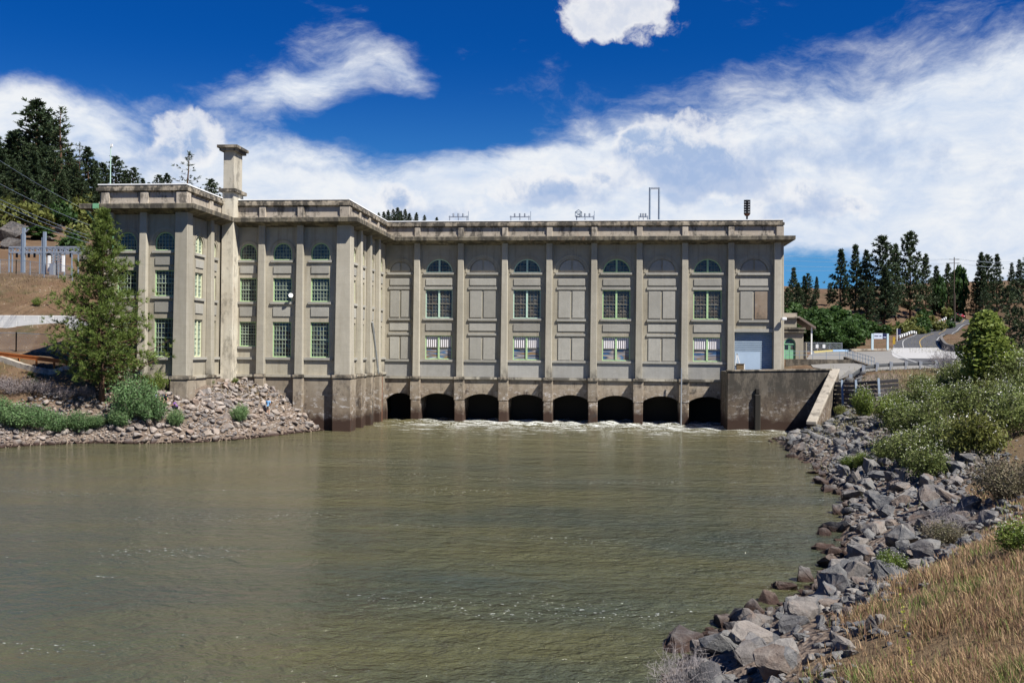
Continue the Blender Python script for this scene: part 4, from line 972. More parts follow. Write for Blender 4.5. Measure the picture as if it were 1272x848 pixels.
# right-hand ridge, left to right (px, top, distance, width)
ridge = [(985, 333, 340, 1), (998, 343, 345, 1.1), (1004, 340, 345, .9), (1014, 344, 350, .9), (1030, 352, 350, .9), (1044, 311, 335, 1.05), (1063, 305, 335, .9), (1077, 312, 325, .9), (1097, 295, 320, 1.15), (1112, 305, 325, .9), (1131, 290, 330, .95), (1150, 317, 335, .9), (1162, 331, 340, 1), (1178, 328, 345, .9), (1212, 353-7, 350, 1), (1219, 315, 345, .85), (1226, 318, 348, .9), (1238, 317, 350, .9), (1256, 327, 350, .85), (1266, 323, 352, .9), (1283, 330, 350, 1)]
for j, (px, yt_, Y, wd_) in enumerate(ridge):
    tree_px(far, j, px, yt_, Y, f'dark pine on the right-hand ridge, {ORD[j]} from the left', 'pines along the right-hand ridge', wd_*.98)
lower = [(1078, 350, 285, 1.2), (1099, 332, 290, 1.1), (1088, 360, 280, 1.2), (1117, 345, 292, 1.1), (1011, 366, 240, 1), (990, 352, 250, 1), (978, 358, 245, 1.)]
for j, (px, yt_, Y, wd_) in enumerate(lower):
    if j in (2, 3): continue
    tree_px(far, j+2, px, yt_, Y, f'dark pine on the slope below the right ridge, {ORD[j]} planted', None, wd_*1.0)['label'] = ['bushy dark pine low on the open slope above the portal sign', 'taller dark pine on the slope right of the one above the portal sign', 'short dark pine low on the slope above the sign', 'dark pine on the slope, rightmost of the clump above the sign', 'small dark pine rising from the broadleaf clump beside the hall', 'dark pine just right of the hall end wall', 'dark pine partly hidden behind the hall end wall'][j]
# left-hand hill, left to right
hill = [(-8, 170, 215), (10, 165, 220), (20, 163, 230), (31, 172, 225), (43, 126, 222), (50, 141, 230), (60, 150, 235), (84, 188, 225), (92, 205, 210), (108, 184, 228), (116, 200, 235), (66, 190, 215), (40, 190, 205), (14, 200, 205), (75, 215, 205), (28, 205, 200), (100, 222, 208), (-20, 190, 205), (3, 222, 195), (55, 215, 196), (124, 203, 240), (0, 185, 238), (121, 225, 215), (88, 200, 240)]
hill += [(35, 180, 215), (80, 205, 222), (47, 200, 215), (62, 225, 205), (108, 215, 215), (18, 235, 198), (85, 232, 200)][:4]
for j, (px, yt_, Y) in enumerate(sorted(hill)):
    tree_px(far, j*5+1, px, yt_, Y, f'tall dark pine in the stand on the left-hill, {ORD[j]} from the left', 'pines of the left-hand hill', 1.45)
tree_px(farsp, 0, 71, 134, 222, 'thin sparse pine with bare gaps standing out of the left-hill stand', None, 1.3)
tree_px(farsp, 1, 96, 178, 216, 'nearly dead spindly pine right of the left-hill stand', None, .8)
tree_px(farsp, 1, 231, 189, 262, 'lone open-crowned pine seen above the tower roof left of the chimney', None, 1.6)
for j, (px, yt_, Y) in enumerate([(142, 195, 270), (153, 212, 275), (163, 209, 272), (175, 222, 280), (196, 218, 290), (205, 216, 285), (261, 223, 260), (183, 227, 285)]):
    tree_px(far, j*3+2, px, yt_, Y, ['pine behind the tower roof next to the aerial', 'short pine behind the tower roof, second right of the aerial', 'pointed pine behind the tower roof, third right of the aerial', 'pine tip over the middle of the tower roof', 'left one of a pair of pines over the tower roof', 'right one of a pair of pines over the tower roof', 'small pine top just left of the chimney', 'tiny pine tip between the pair and the tower middle'][j], None, 1.5)
for j, px in enumerate([455, 462, 469, 475, 481, 487, 492, 497, 502, 507, 516, 526, 541]):
    tree_px(far, j*2+1, px, [268, 266, 264, 263, 261, 260, 258, 262, 260, 265, 264, 267, 270][j], 380+(j % 3)*14, f'distant pine above the hall roof, {ORD[j]} from the left', 'distant pines above the hall roof', 1.5)
far.finish(); farsp.finish()
# hero pine in front of the tower
hx = at(125, 490, 92.3); hz_ = ground_z(hx.x, hx.y)
hp = conifer(7, at(120, 264, 92.3).z-hz_, 6.0, 280, 13, 20, .38, .044, .10, 'pine', 1.25, .0)
for c in hp.children: pass
hp.name = 'pine_tree'; hp.location = (hx.x, hx.y, hz_); tag(hp, 'large bright green pine standing on the left bank in front of the tower', 'pine tree')
# right: conifers and a young broadleaf near the lot
def one(o, px, y, Y, s, label, cat, sz=None, dz=0):
    x = at(px, 420, Y).x; o.location = (x, Y, ground_z(x, Y)+dz); o.scale = (s, s, sz or s); return tag(o, label, cat)
one(conifer(61, 15, 3.6, 95, 7, 9, .5, .12, .05, 'pinefar', .8), 1253, 0, 118, 1, 'dense dark conifer behind the young broadleaf tree at the right edge', 'conifer'); 
cv = [t for t in scene.objects if t.get('label', '').startswith('dense dark conifer')][0]; _h = at(1253, 357, 118).z-cv.location.z; cv.scale = (_h/15*1.1, _h/15*1.1, _h/15)
c2 = conifer(62, 15, 3.8, 90, 7, 9, .5, .12, .05, 'pinefar', .8); one(c2, 1280, 0, 112, .8, 'dark conifer cut by the right edge of the view', 'conifer')
c3_ = conifer(63, 15, 3.2, 80, 6, 8, .5, .12, .05, 'pinefar', .9); one(c3_, 1222, 0, 140, .62, 'small dark conifer half hidden behind the young broadleaf tree', 'conifer')
yb = decid(71, 8.2, 3.1, 7000, .17, 'young', .10, 'broadleaf_tree', 34, .75); one(yb, 1227, 0, 88, 1, 'light green young broadleaf tree beside the lot at the right', 'broadleaf tree'); _h = at(1227, 384, 88).z-yb.location.z; yb.scale = (_h/8.2*1.4, _h/8.2*1.4, _h/8.2)
for j, (px, yt_, Y, w) in enumerate([(1012, 388, 205, 4.2), (1030, 384, 215, 4.6), (1046, 387, 210, 4.4), (1060, 398, 205, 3.8), (1000, 395, 200, 3.8), (1022, 398, 195, 3.6), (1052, 402, 198, 3.4), (985, 380, 215, 4.)]):
    o = decid(80+j % 3, 8, 4.0, 3200, .36, 'decid', .08, 'broadleaf_tree', 16) if j < 3 else copy_tree([t for t in scene.objects if t.get('category') == 'green tree'][j % 3])
    x = at(px, 420, Y).x; z = ground_z(x, Y); s = (at(px, yt_, Y).z-z)/7.6; o.location = (x, Y, z); o.scale = (w/4*1.1, w/4*1.1, s); o.rotation_euler.z = j*1.3
    tag(o, f'round dark green broadleaf tree in the clump beside the gatehouse, {ORD[sorted([1012,1030,1046,1060,1000,1022,1052,985]).index(px)]} from the left', 'green tree', 'broadleaf clump beside the gatehouse')
sb = decid(90, 5, 2.6, 2000, .3, 'decid', .05, 'broadleaf_tree', 12)
for j, (px, yt_, Y, w, lb_) in enumerate([(1191, 334, 350, 6.5, 'round broadleaf tree beside the utility pole on the ridge'), (1166, 345, 340, 5, 'low broadleaf tree on the ridge between two pines'), (48, 282, 170, 5.2, 'bright green round tree behind the substation'), (1080, 400, 275, 5.5, 'broadleaf tree behind the portal sign'), (1098, 404, 268, 4, 'smaller broadleaf tree behind the portal sign, nearer the road'), (1147, 394, 285, 4.2, 'dark bushy tree on the slope left of the road bend')]):
    o = sb if j == 0 else copy_tree(sb); x = at(px, 420, Y).x; z = ground_z(x, Y); s = max(.4, (at(px, yt_, Y).z-z)/4.7); o.location = (x, Y, z); o.scale = (w/2.6/2*1.3,)*2+(s,); tag(o, lb_, 'broadleaf tree')
# dark scrub on the right slope
hs = Kit([shrub(200+i, 2.2, 3.4, 24, 700, .28, ('decid', 'olive', 'olive')[i], name='hill_shrub') for i in range(3)])
for j, (px, y, Y, s) in enumerate([(1148, 366, 330, 2.2), (1158, 370, 322, 1.6), (1178, 358, 338, 2.6), (1188, 362, 335, 1.8), (1140, 382, 305, 2.4), (1130, 376, 312, 1.5), (1118, 388, 298, 1.8), (1105, 398, 285, 2.0), (1127, 402, 282, 2.6), (1145, 402, 282, 2.3), (1155, 383, 300, 1.6), (1165, 405, 290, 2.), (1180, 403, 295, 1.6), (1120, 412, 265, 2), (1140, 410, 268, 1.8), (1036, 372, 330, 1.6), (1055, 378, 320, 1.2), (1240, 380, 320, 1.2), (1215, 372, 335, 1.1)]):
    x = at(px, y, Y).x; hs.put(j, x, Y, ground_z(x, Y), s*.62, label=f'dark shrub on the brown slope left of and above the road', cat='shrub', group='shrubs on the right-hand slope')
for j, (px, y, Y, s) in enumerate([(10, 262, 190, 2.), (40, 268, 185, 2.2), (75, 262, 190, 2.), (100, 262, 195, 2.2), (118, 268, 190, 2.), (60, 252, 205, 2.2), (25, 250, 205, 2), (95, 280, 172, 1.6), (88, 292, 165, 1.4), (110, 245, 215, 2.), (5, 285, 170, 1.4)]):
    x = at(px, y, Y).x; hs.put(j+1, x, Y, ground_z(x, Y), s, label='dark shrub under the pines on the left-hand hill', cat='shrub', group='shrubs on the left-hand hill')
hs.finish()
# right bank thicket
def put(o, px, Y, s, lb_, dz=0, sz=None, cat='shrub', group=None):
    x = at(px, 500, Y).x; o.location = (x, Y, ground_z(x, Y)+dz); o.scale = (s, s, sz or s); o.rotation_euler.z = (px*.37) % 6.28; return tag(o, lb_, cat, group)
fl_k = [shrub(230+i, 2.5, 3.4, 44, 4600, .088, 'greyleaf', 50, tr=.014, name='flowering_shrub') for i in range(3)]
fspots = [(1118, 92, .9), (1150, 88, 1.), (1185, 92, 1.1), (1222, 90, 1.1), (1255, 86, 1.2), (1125, 78, 1.), (1105, 70, .75), (1160, 76, 1.05), (1198, 78, 1.1), (1240, 74, 1.15), (1275, 76, 1.2), (1132, 66, .9), (1172, 66, .95), (1262, 64, 1.1), (1150, 59, .8), (1235, 103, 1.1), (1185, 104, 1.), (1270, 100, 1.2), (1145, 103, .9), (1205, 112, .9)]
for j, (px, Y, s) in enumerate(fspots):
    put(fl_k[j] if j < 3 else copy_tree(fl_k[j % 3]), px, Y, s, f'grey-green shrub dotted with white blossom in the right bank thicket', group='flowering shrubs of the right bank thicket')
og = [shrub(240+i, 2.4, 3.0, 38, 4600, .09, ('olive', 'young')[i], (40, 90)[i], name='green_shrub') for i in range(2)]
put(og[0], 1212, 60, 1.12, 'dense olive-green shrub right of the flowering thicket above the boulders')
put(og[1], 1108, 87, 1.0, 'bright green shrub with white blossom in front of the timber crib wall')
put(copy_tree(og[1]), 1072, 97, .75, 'slender yellow-green bush against the timber crib wall', sz=1.25)
put(copy_tree(og[1]), 1054, 72, .42, 'small bright green bush in the riprap, left of two'); put(copy_tree(og[1]), 1072, 71, .45, 'small bright green bush in the riprap, right of two')
put(copy_tree(og[1]), 1108, 32.5, .33, 'lone bright green bush growing among the near boulders', sz=.36)
put(copy_tree(og[0]), 1045, 107, .5, 'low green bush at the foot of the sloping wing wall')
put(copy_tree(og[1]), 1270, 27, .42, 'green bush in dry grass at the right edge')
bs = shrub(250, 1.9, 3.2, 90, 5000, .06, 'brush', 0, name='dry_shrub', twig='brushstem' if 'brushstem' in M else 'barkg', tr=.010)
for j_, (px_, Y_, s_, w_) in enumerate([(1140, 82, .7, 1), (1175, 84, .8, 1), (1248, 92, .9, 1), (1180, 69, .75, 0), (1262, 70, .9, 1), (1225, 82, .8, 0), (1125, 73, .55, 1), (1212, 101, .9, 1), (1160, 98, .7, 1)]): put(copy_tree(og[w_]), px_, Y_, s_, 'yellow-green shrub mixed into the flowering thicket' if w_ else 'olive-green shrub mixed into the flowering thicket', group='green shrubs of the thicket' if w_ else 'olive shrubs of the thicket')
put(bs, 1252, 44, 1.0, 'large brownish dry shrub above the grass at the right edge')
put(copy_tree(bs), 1172, 38, .5, 'small grey-brown dry shrub among boulders beside the near grass')
put(copy_tree(bs), 1130, 99, .8, 'dry brownish shrub below the steel guardrail')
dead = shrub(260, 1.5, 2.2, 150, 0, .05, 'brush', 0, name='bare_shrub', twig='twig', tr=.007)
put(dead, 852, 25.0, .95, 'bare grey twig bush at the water edge in front', dz=-.1)
put(copy_tree(dead), 1180, 39, .9, 'bare twiggy bush behind the lone green bush'); put(copy_tree(dead), 1100, 98, 1.5, 'bare grey brush over the timber crib wall')
put(copy_tree(dead), 1180, 118, 2.2, 'tall bare twigs in front of the guardrail near the young tree', sz=2.0)
# left bank
wl = [shrub(270+i, 2.2, 3.0, 60, 5200, .085, 'willow', 0, name='willow_shrub', lower=.15) for i in range(3)]
wspots = [(165, 91.3, 1.45, 1.9, 'tallest blue-green willow shrub, right of the pine trunk'), (148, 90.3, .8, .8, 'willow shrub below the pine between the trunk and the tallest willow'), (22, 86.3, 1.1, .95, 'willow shrub on the left shore at the left edge'), (48, 87.2, 1., 1.0, 'willow shrub on the left shore, second from the left edge'), (70, 87.8, .9, .8, 'willow shrub on the left shore, third from the left edge'), (98, 89, .9, .85, 'willow shrub on the left shore left of the pine trunk'), (122, 90, .65, .6, 'small willow shrub directly below the pine trunk'), (190, 91.2, 1.0, 1.1, 'willow shrub beside the crouching people'), (218, 91.7, .6, .7, 'small willow shrub where the cobbles begin'), (297, 97.2, .62, .8, 'lone green bush on the rubble mound'), (-5, 86, 1.1, 1, 'willow shrub cut by the left edge of the view')]
for j, (px, Y, s, sz, lb_) in enumerate(wspots): put(wl[j] if j < 3 else copy_tree(wl[j % 3]), px, Y, s, lb_, sz=sz)
gs = shrub(280, 2.2, 2.4, 40, 3200, .08, 'young', 0, name='green_shrub'); put(gs, 196, 95, .75, 'yellow-green shrub at the foot of the tower corner', sz=.95)
put(copy_tree(gs), 180, 95.3, .6, 'low yellow-green bush left of the tower corner shrub'); put(copy_tree(gs), 262, 102.5, .35, 'small weed at the foot of the chimney'); put(copy_tree(gs), 292, 105.2, .3, 'small weed below the wing wall'); put(copy_tree(gs), 43, 92, .38, 'small green bush on the brown bank below the orange guardrail'); put(copy_tree(gs), 38, 95.5, .3, 'tiny green bush just below the orange guardrail'); put(copy_tree(gs), 44, 117, .5, 'lone bush on the brown slope above the block wall')
pb = shrub(290, 1.4, 3.2, 80, 1800, .07, 'purple', 0, name='dead_brush', twig='twig', tr=.010)
for j, (px, Y, s) in enumerate([(18, 90.5, 1.), (40, 90.8, .9), (60, 90.6, .85), (80, 91, .8), (2, 92, .8), (105, 92.3, .7)]): put(pb if j == 0 else copy_tree(pb), px, Y, s, 'dead purplish-grey brush behind the willows of the left bank', cat='brush', group='dead brush of the left bank')

# dry grass on the near right bank
def grass(n=210000):
    Y = 7+43*rng.random(n)**1.7; px = rng.uniform(930, 1330, n)
    tb = (px-PW/2)/F_PX; X_ = Y*np.tan(np.arctan(tb)+YAW)
    P = np.column_stack([X_, Y]); sd = seg_dist(P, SHORE_R, False); e = rock_edge(X_, Y)-.5
    dens = np.clip((sd-e+.6)/1.5, 0, 1); ok = rng.random(n) < dens*np.clip(.55+.5*np.sin(X_*2.1+np.sin(Y))*np.sin(Y*1.7)+.35*np.sin(X_*.8)*np.sin(Y*.55+1), .12, 1); P = P[ok]
    Z = tz(P); n = len(P); dist = np.hypot(P[:, 0], P[:, 1])
    h = rng.uniform(.12, .40, n)*(1+.25*np.sin(P[:, 0]*1.3+P[:, 1])); w = np.maximum(.003, .0004*dist)*rng.uniform(.6, 1.2, n); a = rng.uniform(0, 6.28, n); lean = rng.uniform(.1, .75, n)
    d = np.column_stack([np.cos(a), np.sin(a), np.zeros(n)]); s = np.column_stack([-np.sin(a+rng.normal(0, .8, n)), np.cos(a), np.zeros(n)])*w[:, None]
    b = np.column_stack([P, Z-.03]); mid = b+d*(lean*h*.35)[:, None]+np.array((0, 0, 1))*(h*.55)[:, None]; tip = b+d*(lean*h*.95)[:, None]+np.array((0, 0, 1))*(h*(1-.25*lean))[:, None]
    V = np.stack([b-s, b+s, mid+s*.8, mid-s*.8, tip], 1).reshape(-1, 3); i = np.arange(n)*5
    q = np.stack([i, i+1, i+2, i+3], 1); t = np.stack([i+3, i+2, i+4], 1)
    me = np_mesh('dry_grass', V, [q, t], None)
    pt = np.sin(P[:, 0]*.9+1)*np.sin(P[:, 1]*.8); m_ = np.where(rng.random(n) < (.12+.38*(pt > .45)), 2, np.where(rng.random(n) < .42, 1, 0)).astype(np.int32)
    mi = np.concatenate([m_, m_]); me.polygons.foreach_set('material_index', mi)
    for nm, cols in (('straw', [(.29, .19, .10), (.37, .255, .14), (.46, .35, .21)]), ('russet_grass', [(.19, .105, .068), (.25, .15, .093), (.30, .195, .125)]), ('green_grass', [(.10, .13, .03), (.15, .19, .05), (.20, .23, .08)])): me.materials.append(leaf_mat(nm, cols, .3, .7))
    return tag(link('dry_grass', me), kind='stuff', label='dry straw-coloured grass covering the near right bank', cat='grass')
grass()
def weed():
    q = at(1150, 815, 13.5); z = ground_z(q.x, q.y); r = np.random.default_rng(5); root = empty('wild_weed', (q.x, q.y, z), label='tall weed with a yellow-green flower spike leaning out of the dry grass', cat='weed')
    top = at(1116, 722, 13.9)-Vector((q.x, q.y, z)); st = [Vector((0, 0, -.05)), top*.45+Vector((.05, 0, .06)), top*.8+Vector((.02, 0, .05)), top]
    b = MB(); b.tube(st, .006, 5, .003); b.build('stem', plain('weed_stem', (.10, .11, .04), .8, .2), root)
    t = r.random(90)*.55+.42; P = np.array([st[1]*(1-(x-.42)/.58)+st[3]*((x-.42)/.58) for x in t])+r.normal(0, .014, (90, 3)); link('flower_spike', leaves('flower_spike', P, .02, leaf_mat('weed_flower', [(.20, .22, .03), (.34, .34, .05), (.42, .40, .08)], .3), r, .3, .6), root)
weed()
# sparse tufts on the left bank and below the wing
def tufts(name, spots, n, h0, h1, cols, label):
    C = np.array(spots); k_ = rng.integers(0, len(C), n); P = C[k_, :2]+rng.normal(0, 1, (n, 2))*C[k_, 2:4]; ok = ~inside(P, RIVER) & ~((P[:, 0] > LX0-.3) & (P[:, 0] < LX+.8) & (P[:, 1] > YL-1)) & ~((P[:, 1] > YM-.9) & (P[:, 0] < MX+1) & (P[:, 0] > -44)); P = P[ok]; n = len(P); Z = tz(P)+hill_noise(P)
    h = rng.uniform(h0, h1, n); a = rng.uniform(0, 6.28, n); d = np.column_stack([np.cos(a), np.sin(a), np.zeros(n)])*(h*.5)[:, None]; s = np.column_stack([-np.sin(a), np.cos(a), np.zeros(n)])*.03
    b = np.column_stack([P, Z-.03]); tip = b+d+np.array((0, 0, 1))*h[:, None]; V = np.stack([b-s, b+s, tip], 1).reshape(-1, 3)
    me = np_mesh(name, V, np.arange(3*n).reshape(-1, 3), leaf_mat(name+'_blades', cols, .3, .7)); return tag(link(name, me), kind='stuff', label=label, cat='grass')
tufts('bank_grass', [(at(px, 480, Y).x, Y, sx, sy) for px, Y, sx, sy in ((30, 93, 6, 2), (80, 94, 5, 2), (0, 97, 8, 2), (270, 102, 2.5, 1.), (300, 104.5, 3, .8), (150, 94, 4, 1.5), (40, 120, 9, 4), (70, 126, 8, 3), (0, 122, 8, 4))], 9000, .12, .4, [(.22, .13, .06), (.28, .18, .09), (.16, .15, .06)], 'dry tufts of grass on the left bank and slope')
tufts('verge_grass', [(at(px, 470, Y).x, Y, sx, sy) for px, Y, sx, sy in ((1060, 112, 4, 3), (1100, 110, 5, 4), (1150, 112, 5, 5), (1210, 112, 6, 6), (1250, 95, 6, 10), (1100, 95, 4, 6), (1200, 70, 6, 10), (1070, 100, 3, 3), (1215, 190, 6, 16), (1235, 215, 10, 20))], 14000, .2, .6, [(.18, .15, .07), (.25, .21, .12), (.12, .14, .05)], 'dry grass and weeds on the bank below the guardrail')
# ------------------------------------------------------------------ retaining wall by the roll-up door
M['retain'] = concrete('stained_retaining_concrete', (.21, .18, .14), (.105, .09, .075), .9, .85, .5)
M['palecap'] = concrete('pale_wing_wall_top', (.40, .36, .30), (.30, .265, .215), .4, .6, boards=False)
rw = empty('retaining_wall', (20, 118, 0), label='dark stained concrete retaining wall with a sloping pale end, below the blue roll-up door', cat='retaining wall')
class WB(MB):
    def __init__(s, root): super().__init__(); s.r = root
    def build(s, name, mat, parent=None, **kw):
        o = Vector(s.r.location); s.v = [tuple(Vector(p)-o) for p in s.v]; return MB.build(s, name, mat, parent or s.r, **kw)
def pxz(px, py, Y): return at(px, py, Y).z
rx0, rx1 = X(904, 118), X(1033, 118); zt0, zt1 = pxz(905, 461.5, 118), pxz(1033, 460, 118)
b = WB(rw); v = []
for (x, z) in ((rx0, zt0), (rx1, zt1)):
    v += [(x, 118, -3), (x, 119, -3), (x, 119, z), (x, 118, z)]
b.add(v, [(0, 1, 2, 3), (7, 6, 5, 4), (0, 4, 5, 1), (1, 5, 6, 2), (2, 6, 7, 3), (3, 7, 4, 0)]); b.box(rx0, rx0+.8, 119.001, 125.4, -3, zt0-.02); b.build('wall', M['retain'], bevel=.04)
b = WB(rw); v = []
for (x, z) in ((rx0-.08, zt0), (rx1+.08, zt1)): v += [(x, 117.9, z+.003), (x, 119.1, z+.003), (x, 119.1, z+.2), (x, 117.9, z+.2)]
b.add(v, [(0, 1, 2, 3), (7, 6, 5, 4), (0, 4, 5, 1), (1, 5, 6, 2), (2, 6, 7, 3), (3, 7, 4, 0)]); b.build('coping', M['coping'], bevel=.03)
b = WB(rw); pa = (rx1, 118.0); pb_ = at(1004, 524, 104.5); L = Vector((pb_.x-pa[0], pb_.y-pa[1])); n_ = Vector((-L.y, L.x)).normalized()
if n_.x < 0: n_ = -n_
def slab(b, stations, t0, t1):
    v = []
    for s, z0, z1 in stations:
        q = Vector(pa)+L*s
        v += [(q.x+n_.x*t0, q.y+n_.y*t0, z0), (q.x+n_.x*t1, q.y+n_.y*t1, z0), (q.x+n_.x*t1, q.y+n_.y*t1, z1), (q.x+n_.x*t0, q.y+n_.y*t0, z1)]
    k = len(stations); f = [(0, 1, 2, 3), tuple(range(4*k-1, 4*k-5, -1))]
    for i in range(k-1):
        o = 4*i; f += [(o, o+4, o+5, o+1), (o+1, o+5, o+6, o+2), (o+2, o+6, o+7, o+3), (o+3, o+7, o+4, o)]
    b.add(v, f)
slab(b, [(-.02, -3, zt1-.05), (.12, -3, zt1-.9), (1., -3, pb_.z-.25)], -.1, .78); b.build('wing_wall', M['retain'], bevel=.05)
b = WB(rw); slab(b, [(-.03, zt1-.05, zt1+.21), (.12, zt1-.9, zt1-.55), (1.02, pb_.z-.25, pb_.z+.1)], -.16, .85); b.build('sloping_coping', M['palecap'], bevel=.05)  # sunlight on the sloping top put into a paler concrete colour
WB(rw).box(rx0+.8, HX1+5, 119.05, 125.3, zt0-.5, zt0-.06).build('deck', M['lot'] if 'lot' in M else m_lot)
b = WB(rw); qx = X(941, 118); b.box(qx-.35, qx+.35, 117.55, 117.997, -2, 4.1).box(qx-.25, qx+.25, 117.7, 117.996, 4.1, 4.8); b.build('gate_slot', M['dark'], bevel=.1)
# ------------------------------------------------------------------ gatehouse behind the hall end
gh = empty('gatehouse', (X(985, 150), 150, 7.6), label='small concrete gatehouse with an arched green door and stepped cornices beside the hall', cat='gatehouse')
G0, G1 = X(955, 150), X(998, 150); FG = Face(0, 150, 1, 0); gz = lambda y: pxz(985, y, 150)
b = WB(gh); dc = X(981, 150); wall_bay(b, FG, G0, G1, gz(462), gz(413), [(dc-.85, dc+.85, gz(447), gz(427), .85)], -.4, 0); b.fbox(Face(G1, 150, 0, 1), .4, 6, -.4, 0, gz(462), gz(413)); b.build('wall', M['wall'])
WB(gh).box(G0, X(1005, 150), 151.5, 156, gz(462), gz(425)).build('side_block', M['wall'])
WB(gh).box(G0, G1+.35, 149.65, 156, gz(413), gz(411.5)).box(G0, G1+.1, 149.85, 156, gz(411.5), gz(409)).box(G0, G1+.25, 149.7, 156, gz(409), gz(406.5)).build('cornice', M['cornice'])
WB(gh).box(G0, X(990.5, 150), 150.6, 155, gz(406.5), gz(394.5)).build('upper_wall', M['wall'])
WB(gh).box(G0, X(993.5, 150), 150.2, 155.3, gz(394.5), gz(392.6)).box(G0, X(990.8, 150), 150.5, 155, gz(392.6), gz(388.5)).build('upper_cornice', M['parapet'])
d = WB(gh); z0, z1, z2 = gz(447), gz(427), gz(427)+.85
d.fbox(FG, dc-.84, dc-.02, -.28, -.2, z0, z1-.1).fbox(FG, dc+.02, dc+.84, -.28, -.2, z0, z1-.1).fbox(FG, dc-.84, dc+.84, -.3, -.15, z1-.1, z1+.05); ring(d, FG, dc, z1, .7, .86, -.3, -.1); d.fbox(FG, dc-.86, dc-.78, -.3, -.1, z0, z1); d.fbox(FG, dc+.78, dc+.86, -.3, -.1, z0, z1)
M['doorgreen'] = plain('pale_green_door_paint', (.20, .44, .26), .5, .4, 0, .12)
do = d.build('door', M['doorgreen']); w_ = WB(gh)
for s in (-1, 1): w_.fbox(FG, dc+s*.42-.27, dc+s*.42+.27, -.21, -.19, z1-.85, z1-.2)
w_.fpoly(FG, [(dc+.7*math.cos(t), z1+.05+.66*math.sin(t)) for t in np.linspace(0, math.pi, 13)], -.27, -.22); g_ = w_.build('pane', M['glass']); g_.parent = do
b = WB(gh); p0, p1 = at(991, 393, 152), at(1011, 406, 152)
for y in (0, 5): b.add([], [])
b.add([(p0.x, 150.5, p0.z), (p1.x, 150.5, p1.z), (p1.x, 157, p1.z), (p0.x, 157, p0.z)]+[(p0.x, 150.5, p0.z-.35), (p1.x, 150.5, p1.z-.35), (p1.x, 157, p1.z-.35), (p0.x, 157, p0.z-.35)], [(0, 1, 2, 3), (7, 6, 5, 4), (0, 4, 5, 1), (1, 5, 6, 2), (2, 6, 7, 3), (3, 7, 4, 0)])
M['brownroof'] = plain('brown_canopy_roof', (.17, .13, .11), .8, .2, 0, .3); b.build('canopy', M['brownroof'])
q = at(1008, 406, 151); WB(gh).box(q.x-.1, q.x+.1, 150.8, 151, gz(440), q.z).build('canopy_post', M['whitep'])
# canal walls with railings
def railing(b, pts, h=1.05, n=None, r=.03):
    P = [Vector(p) for p in pts]
    for a, c in zip(P, P[1:]):
        k = max(2, int((c-a).length/1.6))
        for i in range(k+1): q = a+(c-a)*(i/k); b.beam(q, q+Vector((0, 0, h)), .06)
        for hh in (h, h*.55): b.beam(a+Vector((0, 0, hh)), c+Vector((0, 0, hh)), .055)
def wall_run(b, pts, w, zb):
    for (x0, y0, z0), (x1, y1, z1) in zip(pts, pts[1:]):
        d = Vector((x1-x0, y1-y0)).normalized(); n = Vector((-d.y, d.x))*w/2; v = []
        for x, y, z in ((x0, y0, z0), (x1, y1, z1)): v += [(x-n.x, y-n.y, zb), (x+n.x, y+n.y, zb), (x+n.x, y+n.y, z), (x-n.x, y-n.y, z)]
        b.add(v, [(0, 1, 2, 3), (7, 6, 5, 4), (0, 4, 5, 1), (1, 5, 6, 2), (2, 6, 7, 3), (3, 7, 4, 0)])
P1 = [tuple(at(px, py, Y)) for px, py, Y in ((976, 446, 137), (1060, 446.5, 137))]
P2 = [tuple(at(px, py, Y)) for px, py, Y in ((1050, 443, 146), (1086, 455, 127))]
for pts, lb_ in ((P1, 'brown concrete canal wall with a steel railing below the green door'), (P2, 'short canal wall with railing sloping down to the lot edge')):
    r_ = empty('canal_wall', pts[0], label=lb_, cat='canal wall'); b = WB(r_); wall_run(b, pts, .5, 4.5); b.build('wall', M['retain']); b = WB(r_); railing(b, [(x, y, z) for x, y, z in pts]); b.build('railing', M['steel'])
r_ = empty('canal_wall', at(1045, 436, 197), label='low pale concrete barrier along the far edge of the lot', cat='barrier wall'); b = WB(r_)
wall_run(b, [tuple(at(px, py, Y)) for px, py, Y in ((1040, 434.6, 199), (1078, 434.0, 201), (1106, 433.6, 203))], .35, 6); b.build('wall', M['base']); b = WB(r_); wall_run(b, [(p[0], p[1], p[2]+.18) for p in [at(px, py, Y) for px, py, Y in ((1040, 434.6, 199), (1078, 434.0, 201), (1106, 433.6, 203))]], .42, 9.4); b.build('coping', M['palecap']); r_.name = 'barrier_wall'
# chain-link fence and barrier arm by the gatehouse
def link_mat():
    m, k, b_ = material('chain_link', .5, .5); b_.inputs['Metallic'].default_value = .5; b_.inputs['Base Color'].default_value = c3(.36, .38, .40)
    p = k.obj(); x, y, z = k.sep(p); h = k.math('ADD', x, y); s = 6.2832/.16
    a = k.math('ABSOLUTE', k.math('SINE', k.math('MULTIPLY', k.math('ADD', h, z), s/2))); c = k.math('ABSOLUTE', k.math('SINE', k.math('MULTIPLY', k.math('SUBTRACT', h, z), s/2)))
    wire = k.math('LESS_THAN', k.math('MINIMUM', a, c), .09); t = k.new('ShaderNodeBsdfTransparent'); mx = k.new('ShaderNodeMixShader'); k.l.new(wire, mx.inputs[0]); k.l.new(t.outputs[0], mx.inputs[1]); k.l.new(b_.outputs[0], mx.inputs[2]); k.l.new(mx.outputs[0], k.n['Material Output'].inputs[0]); return m
M['link'] = link_mat()
